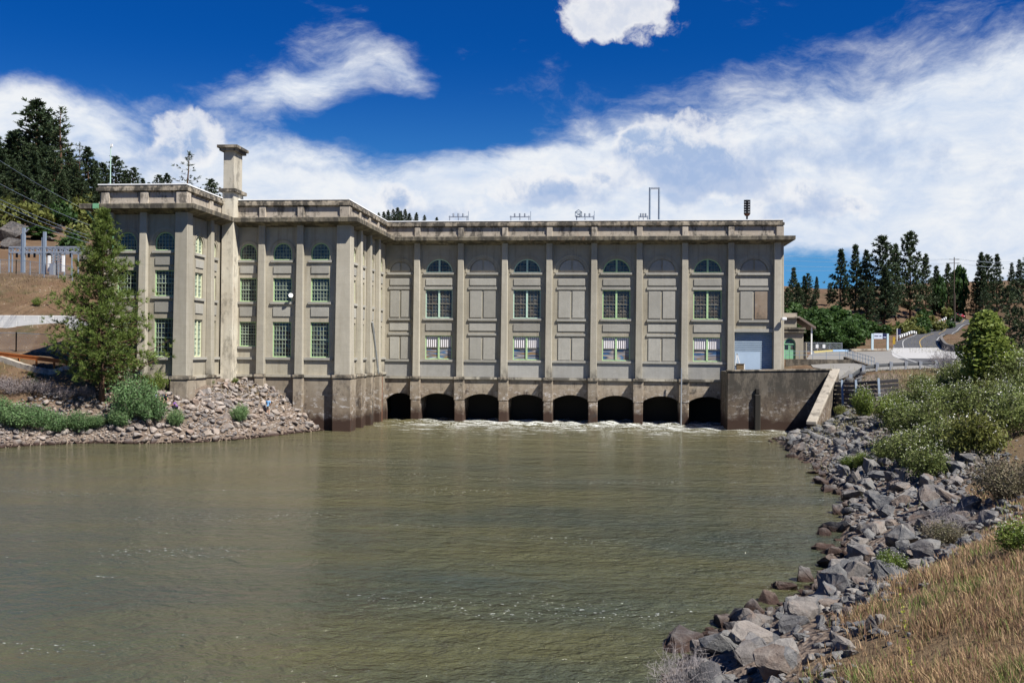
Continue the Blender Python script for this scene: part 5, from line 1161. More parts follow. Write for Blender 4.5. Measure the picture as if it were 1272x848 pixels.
def fence(pts, h, label, step=3., mat='galv', r=.035, sub=True):
    P = [Vector(p) for p in pts]; root = empty('chain_link_fence', P[0], label=label, cat='fence'); o = Vector(root.location); mesh = WB(root); top = WB(root)
    for a, c in zip(P, P[1:]):
        k = max(1, round((c-a).length/step))
        for i in range(k):
            q0, q1 = a+(c-a)*(i/k), a+(c-a)*((i+1)/k); q0.z = ground_z(q0.x, q0.y) if sub else q0.z; q1.z = ground_z(q1.x, q1.y) if sub else q1.z
            w = WB(root); w.beam(q0-Vector((0, 0, .3)), q0+Vector((0, 0, h+.06)), r*2); w.build('post', M[mat])
            n = (q1-q0).cross(Vector((0, 0, 1))).normalized()*.006
            mesh.add([q0-n, q1-n, q1-n+Vector((0, 0, h)), q0-n+Vector((0, 0, h)), q0+n, q1+n, q1+n+Vector((0, 0, h)), q0+n+Vector((0, 0, h))], [(0, 1, 2, 3), (7, 6, 5, 4)])
            top.beam(q0+Vector((0, 0, h)), q1+Vector((0, 0, h)), .05)
            if i == k-1: w = WB(root); w.beam(q1-Vector((0, 0, .3)), q1+Vector((0, 0, h+.06)), r*2); w.build('post', M[mat])
    mesh.build('mesh_panel', M['link']); top.build('top_rail', M[mat]); return root
fence([at(1000, 434, 185), at(1046, 434, 188)], 1.8, 'chain-link fence in front of the dark broadleaf clump beside the gatehouse')
for px in (1015, 1023.5):
    b = MB(); q = at(px, 430, 184); b.box(-.24, .24, -.02, .02, -.32, .32); o = b.build('notice_board', M['whitep'], None, q); tag(o, f'small white notice on the chain-link fence, {"left" if px < 1020 else "right"} one', 'sign')
ba = empty('barrier_arm', at(1012, 436.5, 176), label='yellow and blue barrier arm lying low in front of the gatehouse fence', cat='barrier arm'); a0, a1, a2 = at(1010, 437, 176), at(1034, 435.6, 177), at(1053, 435.3, 178)
M['yellowp'] = plain('yellow_paint', (.62, .50, .16), .5, .4); M['bluep'] = plain('light_blue_paint', (.30, .45, .62), .5, .4)
b = WB(ba); b.beam(a0, a1, .3); b.build('arm', M['yellowp']); b = WB(ba); b.beam(a1, a2, .36); b.build('arm_tip', M['bluep']); b = WB(ba); b.beam(a0, (a0.x, a0.y, ground_z(a0.x, a0.y)-.2), .35); b.beam(a2, (a2.x, a2.y, ground_z(a2.x, a2.y)-.2), .2); b.build('post', M['galv'])
# steel guardrail along the near edge of the lot
gr = empty('guardrail', at(1040, 468, 119), label='steel guardrail on galvanised posts along the near edge of the lot', cat='guardrail'); gp = []
for px, py, Y in ((1026, 472, 117.5), (1040, 469.5, 118), (1055.7, 467.8, 118.7), (1071.6, 464.5, 119.6), (1088.8, 462.5, 121), (1106, 461.5, 122.7), (1124.8, 461, 124.6), (1142.7, 460.5, 126.5), (1161.9, 460.5, 128.6), (1181, 460.5, 130.5), (1199, 461, 132), (1218, 462, 133), (1240, 463, 134)):
    p = at(px, py, Y); z = ground_z(p.x, p.y); gp.append(Vector((p.x, p.y, z)))
    w = WB(gr); w.beam((p.x, p.y, z-.5), (p.x, p.y, z+1.0), .17, .2); w.beam((p.x+.2, p.y+.12, z+.45), (p.x+.2, p.y+.12, z+.95), .14, .2); w.build('post', M['galv'])
b = WB(gr)
for a, c in zip(gp, gp[1:]):
    off = Vector((.1, .32, 0))
    for z0, z1, dd in ((.42, .58, .0), (.58, .66, -.06), (.66, .82, 0.)): b.beam(a+off+Vector((0, dd, (z0+z1)/2)), c+off+Vector((0, dd, (z0+z1)/2)), .05, z1-z0)
M['darkrail'] = plain('dark_shaded_rail', (.10, .105, .11), .6, .4, .3); b.build('rail', M['darkrail'])  # shadow side of the lot rail put into a dark steel colour
# timber crib wall under it
cw = empty('crib_wall', at(1062, 490, 110), label='dark timber crib wall holding up the bank under the steel guardrail', cat='crib wall'); M['timber'] = plain('dark_timber', (.085, .08, .078), .9, .15, 0, .4, 2)
cpts = [at(1028, 474, 116), at(1062, 474, 112), at(1090, 472, 109.5), at(1116, 470, 109)]
for j in range(6):
    b = WB(cw)
    for a, c in zip(cpts, cpts[1:]): dz = Vector((0, -.22*j*.5, -.2-.46*j)); b.beam(a+dz, c+dz, .28, .36)
    b.build('timber', M['timber'], bevel=.03)
for a in (cpts[0], (cpts[0]+cpts[1])/2, cpts[1], cpts[2]):
    b = WB(cw); b.beam(a+Vector((0, -.35, .2)), a+Vector((0, -1.0, -2.9)), .22); b.build('post', M['steel'])
# white rail along the outer edge of the road
off_ = np.array([lb[i] for i in range(0, 40)]); c0 = np.array(road_c)[:40, :2]; n_out = (off_-c0)/np.hypot(*(off_-c0).T)[:, None]; e_ = c0+n_out*4.5
wr = empty('guardrail', (e_[0][0], e_[0][1], 15), label='long guardrail with white blocks climbing along the outer edge of the road', cat='guardrail'); seg = smooth_path(e_, 61); b = WB(wr); bz = WB(wr)
zz = tz(seg)+hill_noise(seg)
for i in range(60):
    a, c = Vector((*seg[i], zz[i]+.62)), Vector((*seg[i+1], zz[i+1]+.62)); bz.beam(a, c, .10, .42)
    if i % 2 == 0: WB(wr).beam(a+(c-a)*.1+Vector((0, 0, .05)), a+(c-a)*.95+Vector((0, 0, .05)), .34, .62).build('white_block', M['whitep'])
    if i % 2 == 0: bz.beam(a-Vector((0, 0, 1.)), a, .15)
bz.build('rail', M['darkrail'])
# dark stone kerb wall inside the bend
sw = empty('stone_wall', at(1180, 428, 200), label='low dark stone wall curving along the inside of the road bend', cat='stone wall'); sp = [at(px, py, Y) for px, py, Y in ((1169, 420.5, 226), (1170, 424, 214), (1176, 428, 200), (1186, 431, 190), (1200, 434, 180), (1214, 437, 172))]
M['stonewall'] = rock_mat('dark_wall_stone', [(.10, .095, .09), (.16, .145, .13), (.08, .078, .076), (.20, .18, .16)], False); b = WB(sw); sp2 = smooth_path([tuple(p) for p in sp], 26); wall_run(b, [(x, y, ground_z(x, y)+1.15) for x, y, z in sp2], .6, 8); b.build('wall', M['stonewall'], bevel=.06)
# signs
ps = empty('portal_sign', at(1094, 433, 198), label='white portal sign frame with a navy panel at the back of the lot', cat='sign'); FP = Face(0, 198, 1, 0); u = lambda px: X(px, 198); zq = lambda y: pxz(1094, y, 198)
M['navy'] = plain('navy_sign_panel', (.012, .014, .06), .5, .4); M['signwhite'] = plain('pale_sign_panel', (.55, .60, .70), .5, .4, 0, .05); M['tealleg'] = plain('pale_sign_leg', (.50, .62, .66), .5, .4)
for a, c in ((1082.4, 1085.2), (1101.6, 1104)): WB(ps).fbox(FP, u(a), u(c), -.35, .05, zq(434.5), zq(414.2)).build('leg', M['tealleg'])
pn = WB(ps).fbox(FP, u(1085.3), u(1096.2), -.25, .08, zq(420.8), zq(413.8)).build('sign_panel', M['signwhite'])
t = WB(ps); t.fpoly(FP, [(u(1085.6), zq(418.0)), (u(1086.9), zq(416.0)), (u(1087.3), zq(416.9)), (u(1086.6), zq(417.6))], .081, .10); t.fbox(FP, u(1087.3), u(1090.9), .081, .10, zq(417.8), zq(416.9)); t.fbox(FP, u(1092.3), u(1094.8), .081, .10, zq(417.8), zq(416.9)); o = t.build('lettering', M['navy']); o.parent = pn
pn = WB(ps).fbox(FP, u(1096.25), u(1101.5), -.25, .07, zq(420.8), zq(413.8)).build('sign_panel', M['navy']); t = WB(ps); t.fbox(FP, u(1097.2), u(1100.8), .071, .09, zq(419.2), zq(418.3)); o = t.build('lettering', M['signwhite']); o.parent = pn
om = empty('marker_sign', at(1110.3, 430, 203), label='yellow sign with black chequers on a post at the road corner', cat='road sign'); FO = Face(0, 203, 1, 0); u = lambda px: X(px, 203); zq = lambda y: pxz(1110, y, 203)
WB(om).fbox(FO, u(1110.1), u(1110.7), -.1, 0, zq(432), zq(428)).build('post', M['galv']); pn = WB(om).fbox(FO, u(1108.9), u(1112), -.03, .03, zq(427.2), zq(418.2)).build('sign_panel', plain('sign_yellow', (.75, .48, .03), .5, .4, 0, .05)); b = WB(om); ux = [u(1108.9)+(u(1112)-u(1108.9))*i/3 for i in range(4)]; uz = [zq(427.2)+(zq(418.2)-zq(427.2))*i/8 for i in range(9)]
for i in range(3):
    for j in range(8):
        if (i+j) % 2: b.fbox(FO, ux[i]+.003, ux[i+1]-.003, .031, .036, uz[j]+.003, uz[j+1]-.003)
o = b.build('chequers', M['black']); o.parent = pn
rs = empty('road_sign', at(1114, 424, 226), label='small dark-backed road sign on a white post where the rail begins', cat='road sign'); q = at(1114.3, 424, 226); WB(rs).beam((q.x, 226, q.z-.8), (q.x, 226, pxz(1114, 408, 226)), .16).build('post', M['whitep']); WB(rs).box(q.x+.1, q.x+.75, 225.9, 225.96, pxz(1114, 416, 226), pxz(1114, 408.2, 226)).build('sign_panel', M['navy'])
# red car
car = empty('car', label='red car coming round the bend at the top of the road', cat='car'); M['carred'] = plain('red_car_paint', (.42, .02, .05), .3, .5, 0, .05); M['tyre'] = plain('tyre_rubber', (.02, .02, .02), .9, .1); M['chrome'] = plain('grey_trim', (.3, .3, .32), .4, .5, .5)
prof = [(-2.2, .3), (2.15, .3), (2.22, .55), (2.15, .82), (1.2, .98), (.95, 1.0), (.35, 1.45), (-1.1, 1.47), (-1.75, 1.02), (-2.2, .95), (-2.25, .6)]; FC = Face(0, .85, 1, 0)
cb = MB().fpoly(Face(0, .88, 1, 0), prof, 0, 1.76).build('body', M['carred'], car, bevel=.07)
for nm, pg, d0, d1 in (('side_window', [(.9, 1.02), (.33, 1.38), (-1.08, 1.40), (-1.6, 1.05)], 1.755, 1.775), ('side_window', [(.9, 1.02), (.33, 1.38), (-1.08, 1.40), (-1.6, 1.05)], -.015, .005)): MB().fpoly(Face(0, .88, 1, 0), pg, d0, d1).build(nm, M['glass'], cb)
MB().add([(1.0, -.72, 1.02), (1.0, .72, 1.02), (.40, .66, 1.44), (.40, -.66, 1.44), (.9, -.72, 1.0), (.9, .72, 1.0), (.3, .66, 1.42), (.3, -.66, 1.42)], [(0, 1, 2, 3), (7, 6, 5, 4), (0, 4, 5, 1), (1, 5, 6, 2), (2, 6, 7, 3), (3, 7, 4, 0)]).build('windscreen', M['glass'], cb)
for sx in (1.35, -1.35):
    for sy in (-.82, .82): MB().tube([(sx, sy-.1, .32), (sx, sy+.1, .32)], .32, 14).build('wheel', M['tyre'], car)
for sy in (-.62, .62): MB().box(2.14, 2.24, sy-.18, sy+.18, .6, .76).build('headlight', M['whitep'], car)
_ci = 7; cpos = np.array(road_c[_ci][:2]); tdir = np.array(road_c[_ci+2][:2])-cpos; cn = n_out[_ci]*1.8; cz = tz([cpos+cn])[0]+hill_noise([cpos+cn])[0]
car.location = (cpos[0]+cn[0], cpos[1]+cn[1], cz+.04); car.rotation_euler.z = math.atan2(tdir[1], tdir[0])+.55
# ------------------------------------------------------------------ poles and lines on the right
M['polewood'] = plain('pole_wood', (.09, .07, .055), .9, .1, 0, .3)
def upole(px, yt_, Y, label, arms=1):
    x = at(px, 400, Y).x; z = ground_z(x, Y); top = pxz(px, yt_, Y); r_ = empty('utility_pole', (x, Y, z), label=label, cat='utility pole'); WB(r_).tube([(x, Y, z-1), (x, Y, top)], .20, 7, .14).build('pole', M['polewood'])
    for i in range(arms): WB(r_).beam((x-1.6, Y, top-.7-1.2*i), (x+1.6, Y, top-.7-1.2*i), .16).build('crossarm', M['polewood'])
    return x, top
upx, uptop = upole(1185, 319.5, 340, 'wooden utility pole with two crossarms on the right ridge', 2)
upole(1186, 364, 300, 'shorter bare utility pole on the slope above the red car', 0); upole(1237, 392, 200, 'short dark post beside the dark conifer at the right', 0)
def wire(p, q, sag, r, label, group):
    p, q = Vector(p), Vector(q); pts = [p+(q-p)*t-Vector((0, 0, sag*4*t*(1-t))) for t in np.linspace(0, 1, 17)]
    o = MB().tube([x-p for x in pts], r, 4).build('power_line', M['steel'], None, p); return tag(o, label, 'power line', group)
for j, (dx, dz) in enumerate(((-1.5, -.5), (1.5, -.5), (-1.5, -1.8), (1.5, -1.8))):
    wire((upx+dx, 340, uptop+dz), (at(940, 316+6*j, 330).x, 330, pxz(960, 314+7*j, 330)), 1.2, .03, 'thin power line running from the ridge pole towards the hall', 'power lines left of the ridge pole'); wire((upx+dx, 340, uptop+dz), (at(1310, 322+4*j, 345).x, 345, pxz(1310, 322+4*j, 345)), 1.0, .03, 'thin power line running from the ridge pole off to the right', 'power lines right of the ridge pole')
# ------------------------------------------------------------------ left bank structures
bw = empty('block_wall', at(0, 411, 112), label='pale concrete block retaining wall across the brown slope on the left', cat='block wall'); M['block'] = plain('pale_block', (.56, .56, .55), .9, .2, 0, .25, .7); b = WB(bw)
bx0, bx1 = at(-60, 400, 112).x, at(97, 400, 112).x; zb_, ztp = pxz(20, 412.5, 112), pxz(20, 391.5, 112); rows = 3; rh = (ztp-zb_)/rows
for j in range(rows):
    x = bx0-(.9 if j % 2 else 0)
    while x < bx1:
        if rng.random() < .97: b.box(x+.012, x+1.788, 112-.03*rng.random()+j*.08, 113, zb_-.5*(j == 0)+j*rh+.01, zb_+(j+1)*rh-.01)
        x += 1.8
b.build('blocks', M['block'], bevel=.03); WB(bw).box(bx0-.5, bx1+1.8, 112.25, 112.9, zb_-1, ztp-.05).build('backing', M['retain'])
og_ = empty('guardrail', at(0, 445, 98.5), label='rusty orange steel guardrail along the track above the left bank', cat='guardrail'); M['corten'] = plain('orange_weathering_steel', (.40, .13, .035), .8, .2, .1, .25, 2); op = [at(px, py, Y) for px, py, Y in ((-70, 430, 101), (0, 439.5, 99), (40, 444.2, 98), (82, 449.5, 97))]; b = WB(og_)
for a, c in zip(op, op[1:]):
    for dz, dy in ((.14, 0), (0, .06), (-.14, 0)): b.beam(a+Vector((0, dy, dz)), c+Vector((0, dy, dz)), .08, .14)
b.build('rail', M['corten'])
for px, Y in ((-40, 99.8), (0, 99), (22, 98.5), (44, 98), (66, 97.4), (82, 97)): q = at(px, 446, Y); WB(og_).beam((q.x, Y+.2, ground_z(q.x, Y)-.3), (q.x, Y+.2, at(px, 438+px*.125, Y).z), .15).build('post', M['corten'])
b = MB(); kq = [at(px, py, Y) for px, py, Y in ((-60, 437, 100), (0, 446.5, 98.3), (92, 456.5, 96.2))]; kq = [kq[0]+(kq[1]-kq[0])*t for t in np.linspace(0, 1, 8)]+[kq[1]+(kq[2]-kq[1])*t for t in np.linspace(0, 1, 10)[1:]]; wall_run(b, [(p.x, p.y, ground_z(p.x, p.y)+.4) for p in kq], .6, 4); o = b.build('kerb', M['palecap']); tag(o, 'pale concrete kerb below the rusty orange guardrail', 'kerb')
fence([at(-60, 436, 104), at(20, 437, 103.5), at(68, 440, 103), at(92, 443, 102.5)], 2.0, 'chain-link fence behind the orange guardrail on the left', 4.2, 'steel', .05)
fence([at(-60, 338, 131), at(20, 342, 130), at(90, 347, 129)], 1.9, 'chain-link fence in front of the left-hand substation', 2.4, 'steel', .04)
# substation frame
ss = empty('substation_frame', at(50, 340, 138), label='blue-grey steel substation gantry with lattice beam and two tall poles on the left', cat='substation'); SY = 138; sx = lambda px: X(px, SY); sz = lambda y: pxz(50, y, SY)
def pole(px, yt_, r=.2): x = sx(px); WB(ss).beam((x, SY, sz(346)), (x, SY, sz(yt_)), r*2).build('pole', M['steel'])
pole(28, 283, .19); pole(25.5, 290, .09); pole(54, 288, .18); pole(51, 295, .08)
for px in (14, 10, 48, 65, 69, 79, 88, 96): pole(px, 307, .07)
for yy in (0, 2.2):
    b = WB(ss)
    for y in (307, 313.5): b.beam((sx(10), SY+yy, sz(y)), (sx(104), SY+yy, sz(y)), .22)
    k = 26
    for i in range(k): u0, u1 = sx(10+94*i/k), sx(10+94*(i+1)/k); b.beam((u0, SY+yy, sz(307 if i % 2 else 313.5)), (u1, SY+yy, sz(313.5 if i % 2 else 307)), .11)
    b.build('lattice_beam', M['galv'])
b = WB(ss); b.beam((sx(28), SY, sz(290)), (sx(34), SY, sz(284.5)), .16); b.build('bracket', M['galv'])
b = WB(ss)
for i in range(7):
    y0, y1 = 316+3.2*i, 316+3.2*(i+1); b.beam((sx(64), SY-.5, sz(y0)), (sx(79), SY-.5, sz(y1)), .12); b.beam((sx(79), SY-.5, sz(y0)), (sx(64), SY-.5, sz(y1)), .12)
b.build('lattice_panel', M['galv'])
for px in (63, 80.5): WB(ss).box(sx(px)-.16, sx(px)+.16, SY-.8, SY-.55, sz(338), sz(318)).build('upright', M['whitep'])
for px in (18, 24, 33, 40, 57, 60, 72, 85): WB(ss).cyl((sx(px), SY+.3), .16, sz(319.5), sz(314), 8).build('insulator', M['black'])
WB(ss).box(sx(66), sx(71), SY-1.2, SY-.6, sz(343), sz(328)).build('cabinet', M['galv'])
# rock outcrop on the left hill
M['outcrop'] = rock_mat('outcrop_rock', [(.045, .04, .04), (.075, .065, .06), (.04, .038, .04), (.09, .078, .07)], False)
for j, (px, py, Y, s) in enumerate([(14, 296, 168, 3.6), (4, 303, 165, 3.0), (22, 290, 170, 2.6), (9, 285, 172, 2.8), (18, 310, 162, 2.2), (2, 290, 172, 2.5), (60, 290, 170, 1.4), (85, 300, 165, 1.6), (98, 296, 168, 1.5), (72, 278, 182, 1.5), (40, 272, 185, 1.4), (105, 305, 160, 1.4)]):
    me = ROCKS[j+3].copy(); me.materials[0] = M['outcrop']; q = at(px, py, Y); o = link('rock_outcrop', me, None, (q.x, Y, ground_z(q.x, Y)+.2*s)); o.scale = (s, s, s*.9); o.rotation_euler = (rng.normal(0, .3), rng.normal(0, .3), j); tag(o, 'dark rock outcrop on the brown hillside left of the substation poles' if j < 6 else 'scattered dark rock on the hillside behind the substation', 'rock', 'rock outcrop of the left hill' if j < 6 else 'rocks behind the substation')
for j, (y0, x1, y1) in enumerate(((199, 113, 264), (229, 112, 280), (249, 112, 293), (254, 112, 297), (262, 112, 302))):
    wire(at(-12, y0-7, 95), at(x1, y1, 119), .25, .028, 'thin power line slanting down to the tower across the left-hand hill', 'power lines left of the tower')
# ------------------------------------------------------------------ on the roof and on the walls
ae = empty('radio_mast', at(137, 230, 110), label='slim pale green radio mast on the tower roof', cat='mast'); q = at(137, 230, 110); WB(ae).tube([(q.x, 110, 24.2), (q.x, 110, pxz(137, 180, 110))], .07, 6, .045).build('mast', M['mint']); WB(ae).box(q.x-.02, q.x+.22, 109.9, 110.1, pxz(137, 182.5, 110), pxz(137, 179, 110)).build('aerial_head', M['whitep'])
RY = 131.
def rack(px0, px1, pm, ytop, label, house=False):
    x0, x1 = X(px0, RY), X(px1, RY); r_ = empty('roof_rack', ((x0+x1)/2, RY, 24.2), label=label, cat='roof rack'); b = WB(r_); zt_ = pxz(px0, 269.5, RY)
    b.beam((x0, RY, zt_), (x1, RY, zt_), .14)
    for t in (0.05, .5, .95): x = x0+(x1-x0)*t; b.beam((x, RY, 24.2), (x, RY, zt_+.15), .12)
    b.build('frame', M['galv']); xm = X(pm, RY); WB(r_).tube([(xm, RY, 24.2), (xm, RY, pxz(pm, ytop, RY))], .06, 6, .04).build('rod', M['steel'])
    b = WB(r_)
    for t in (.25, .5, .75): b.cyl((x0+(x1-x0)*t, RY), .12, zt_+.07, zt_+.45, 8)
    b.build('insulator', M['galv'])
    if house:
        c, hw = X(717.5, RY), .42; z0, z1, z2 = zt_, pxz(717, 264, RY), pxz(717, 261, RY); b = WB(r_)
        for a, d in (((c-hw, z0), (c-hw, z1)), ((c+hw, z0), (c+hw, z1)), ((c-hw, z1), (c+hw, z1)), ((c-hw, z1), (c, z2)), ((c+hw, z1), (c, z2)), ((c-hw, z0), (c+hw, z1)), ((c+hw, z0), (c-hw, z1))): b.beam((a[0], RY-.3, a[1]), (d[0], RY-.3, d[1]), .09)
        b.build('hoist_frame', M['steel'])
rack(556, 580, 580.5, 262.5, 'flat steel rack with a short rod on the hall roof, leftmost'); rack(632, 657, 658, 262.5, 'flat steel rack with a short rod on the hall roof, middle'); rack(714, 737, 737, 262, 'steel rack with a small house-shaped frame and rod on the hall roof', True); rack(792, 804, 803, 268, 'small steel rack at the foot of the tall goal-shaped frame')
gf = empty('roof_frame', (X(812, RY), RY, 24.2), label='tall goal-shaped steel frame standing on the hall roof', cat='steel frame')
for px in (806, 817.5): x = X(px, RY); WB(gf).tube([(x, RY, 24.2), (x, RY, pxz(px, 233, RY))], .13, 8).build('upright', M['steel'])
WB(gf).beam((X(805.5, RY), RY, pxz(812, 234, RY)), (X(818, RY), RY, pxz(812, 234, RY)), .2).build('crossbar', M['galv'])
si = empty('warning_siren', (X(927, RY), RY, 24.2), label='black stacked warning siren on a short pole at the right end of the hall roof', cat='siren'); x = X(927, RY); WB(si).cyl((x, RY), .12, 24.2, pxz(927, 249, RY), 8).build('pole', M['black'])
for j in range(6): z = pxz(927, 248.8+3.1*j, RY); WB(si).cyl((x, RY), .4, z-.17, z, 14, .42).build('horn_disc', M['black'])
b = WB(si)
for s in (-.36, .36): b.beam((x+s, RY-.1, pxz(927, 265.5, RY)), (x+s, RY-.1, pxz(927, 248.5, RY)), .07)
b.build('bracket', M['black']); WB(si).cyl((x, RY), .25, pxz(927, 268.2, RY), pxz(927, 265.8, RY), 12, .42).build('driver', M['rust'])
dsh = empty('satellite_dish', at(361, 367, YM-.5), label='small white satellite dish on the wing wall beside the middle window', cat='satellite dish'); q = at(361, 367, YM-.5); WB(dsh).tube([(q.x, q.y, q.z), (q.x+.05, q.y-.08, q.z+.02)], .22, 14, .25).build('dish', M['whitep']); WB(dsh).beam((q.x, q.y+.5, q.z-.1), (q.x, q.y, q.z), .06).build('bracket', M['galv'])
lm = empty('wall_lamp', at(973, 396, YH-.7), label='white floodlight on the right-hand corner pilaster', cat='lamp'); q = at(974, 396, YH-.9); WB(lm).box(q.x-.28, q.x+.28, q.y-.25, q.y+.1, q.z-.18, q.z+.18).build('lamp_head', M['whitep'], bevel=.05); WB(lm).beam((q.x-.3, YH-.5, q.z+.1), (q.x, q.y, q.z), .08).build('bracket', M['galv'])
q0, q1 = atX(462.5, 400, MX+.75), atX(470, 464, MX+.75); o = MB().tube([Vector((0, 0, 0)), q1-q0], .13, 8).build('drain_pipe', M['galv'], None, q0); tag(o, 'grey pipe leaning against the side wall of the wing', 'pipe')
q0 = at(473.5, 468, 123.6); o = MB().tube([(0, 0, -7), (0, 0, .0)], .19, 8).build('mooring_post', M['rust'], None, q0); tag(o, 'rusty red steel post standing in the water in the corner', 'post')
q0 = at(846.5, 457, 124.7); o = MB().tube([(0, 0, -7.4), (0, 0, 0)], .09, 8).build('gauge_pole', M['galv'], None, q0); tag(o, 'thin grey gauge pole standing against the rightmost bare pier', 'pole')
wb = empty('wooden_box', at(919, 459, 120.3), label='brown wooden box on the deck below the roll-up door', cat='box'); q = Vector((X(919.5, 120.3), 120.3, zt0)); b = WB(wb); b.box(q.x-.42, q.x+.42, 120, 120.7, zt0-.06, zt0+.85); b.build('box', plain('brown_board', (.16, .11, .06), .9, .1), bevel=.02); WB(wb).box(q.x-.47, q.x+.47, 119.95, 120.75, zt0+.853, zt0+.92).build('lid', plain('brown_board_lid', (.12, .085, .05), .9, .1))
hs_ = empty('davit', at(915, 459, 120.8), label='white A-shaped lifting frame beside the wooden box', cat='lifting frame'); b = WB(hs_); a = at(915.5, 439, 120.9)
for px in (912.5, 921.5): q = at(px, 459.5, 120.9); b.beam((q.x, 120.9, zt0-.05), a, .12)
b.build('frame', M['whitep']); q = at(924.5, 459, 120.9); WB(hs_).beam((q.x, 120.9, zt0-.05), (q.x, 120.9, zt0+.9), .12).build('post', M['whitep'])
# ------------------------------------------------------------------ people on the left bank
def skin_body(name, J, edges, rad, root, mat):
    me = bpy.data.meshes.new(name); me.from_pydata(J, edges, []); o = link(name, me, root)
    s = o.modifiers.new('skin', 'SKIN'); sd_ = o.modifiers.new('sub', 'SUBSURF'); sd_.levels = sd_.render_levels = 1
    if not me.skin_vertices: me.attributes  # the modifier creates the layer
    for v, r in zip(me.skin_vertices[0].data, rad): v.radius = (r, r)
    me.skin_vertices[0].data[0].use_root = True
    me.materials.append(mat); return o
def baked(o):
    dg = bpy.context.evaluated_depsgraph_get(); me = bpy.data.meshes.new_from_object(o.evaluated_get(dg)); o.modifiers.clear(); o.data = me
    for p in me.polygons: p.use_smooth = True
def cloth(name, col): return plain(name, col, .9, .15, 0, .15, 6)
M['skin'] = plain('skin', (.50, .30, .21), .6, .3, 0, .05); M['hair'] = plain('dark_hair', (.02, .015, .012), .7, .3)
def person(loc, rz, pose, shirt, trousers, label, bare_legs=True):
    root = empty('person', loc, rz, label=label, cat='person'); P = pose
    names = ['pelvis', 'waist', 'chest', 'neck', 'jaw', 'head', 'crown', 'lsh', 'lel', 'lwr', 'lha', 'rsh', 'rel', 'rwr', 'rha', 'lhip', 'lkn', 'lan', 'lto', 'rhip', 'rkn', 'ran', 'rto']
    E = [(0, 1), (1, 2), (2, 3), (3, 4), (4, 5), (5, 6), (2, 7), (7, 8), (8, 9), (9, 10), (2, 11), (11, 12), (12, 13), (13, 14), (0, 15), (15, 16), (16, 17), (17, 18), (0, 19), (19, 20), (20, 21), (21, 22)]
    rad = [.13, .125, .14, .055, .075, .095, .07, .065, .045, .032, .035, .065, .045, .032, .035, .095, .062, .042, .035, .095, .062, .042, .035]
    b = skin_body('body', [P[n] for n in names], E, rad, root, M['skin']); baked(b)
    # clothes hug the same joints, a little thicker
    def garment(nm, keys, ed, extra, mat): o = skin_body(nm, [P[k] for k in keys], ed, [rad[names.index(k)]+extra for k in keys], root, mat); baked(o)
    mid = lambda a, c, t: tuple(P[a][i]+(P[c][i]-P[a][i])*t for i in range(3))
    P['lsl'] = mid('lsh', 'lel', .75); P['rsl'] = mid('rsh', 'rel', .75); names += ['lsl', 'rsl']; rad += [.055, .055]
    garment('shirt', ['waist', 'chest', 'lsh', 'lsl', 'rsh', 'rsl', 'pelvis'], [(0, 1), (1, 2), (2, 3), (1, 4), (4, 5), (0, 6)], .028, shirt)
    if bare_legs: P['lk2'] = mid('lhip', 'lkn', .85); P['rk2'] = mid('rhip', 'rkn', .85); names += ['lk2', 'rk2']; rad += [.075, .075]; garment('shorts', ['pelvis', 'lhip', 'lk2', 'rhip', 'rk2'], [(0, 1), (1, 2), (0, 3), (3, 4)], .022, trousers)
    else: garment('trousers', ['pelvis', 'lhip', 'lkn', 'lan', 'rhip', 'rkn', 'ran'], [(0, 1), (1, 2), (2, 3), (0, 4), (4, 5), (5, 6)], .02, trousers)
    h, c = Vector(P['head']), Vector(P['crown']); nk = Vector(P['jaw'])
    bm = bmesh.new(); bmesh.ops.create_uvsphere(bm, u_segments=12, v_segments=8, radius=.118); [setattr(v, 'co', v.co*.97 if v.co.y < .02 else v.co) for v in bm.verts]
    bmesh.ops.delete(bm, geom=[v for v in bm.verts if v.co.y < -.075 or v.co.z < -.085], context='VERTS'); me = bpy.data.meshes.new('hair'); bm.to_mesh(me); bm.free(); me.materials.append(M['hair']); o = link('hair', me, root, (h.x, h.y+.012, h.z+.035))
    f = MB(); d_ = (h-nk).normalized()
    for s in (-1, 1): f.box(h.x+s*.038-.016, h.x+s*.038+.016, h.y-.103, h.y-.088, h.z-.005, h.z+.012)
    f.build('eyes', M['hair'], root)
    f = MB(); f.add([(h.x-.016, h.y-.09, h.z-.045), (h.x+.016, h.y-.09, h.z-.045), (h.x, h.y-.125, h.z-.042), (h.x, h.y-.09, h.z+.01)], [(0, 1, 2), (0, 2, 3), (1, 3, 2), (0, 3, 1)]); f.build('nose', M['skin'], root)
    for s in (-1, 1):
        o_ = Vector(P['lha'] if s < 0 else P['rha']); w = Vector(P['lwr'] if s < 0 else P['rwr']); dr_ = (o_-w).normalized(); f = MB(); side = dr_.cross(Vector((0, 1, 0))).normalized()
        for k in range(4): a = o_+side*(.022*(k-1.5)); f.tube([a, a+dr_*.05, a+dr_*.085+Vector((0, -.02, 0))], .010, 5, .007)
        f.tube([o_-dr_*.03+Vector((0, -.025, 0)), o_+dr_*.03+Vector((0, -.055, 0))], .011, 5, .008); f.build('fingers', M['skin'], root)
    return root
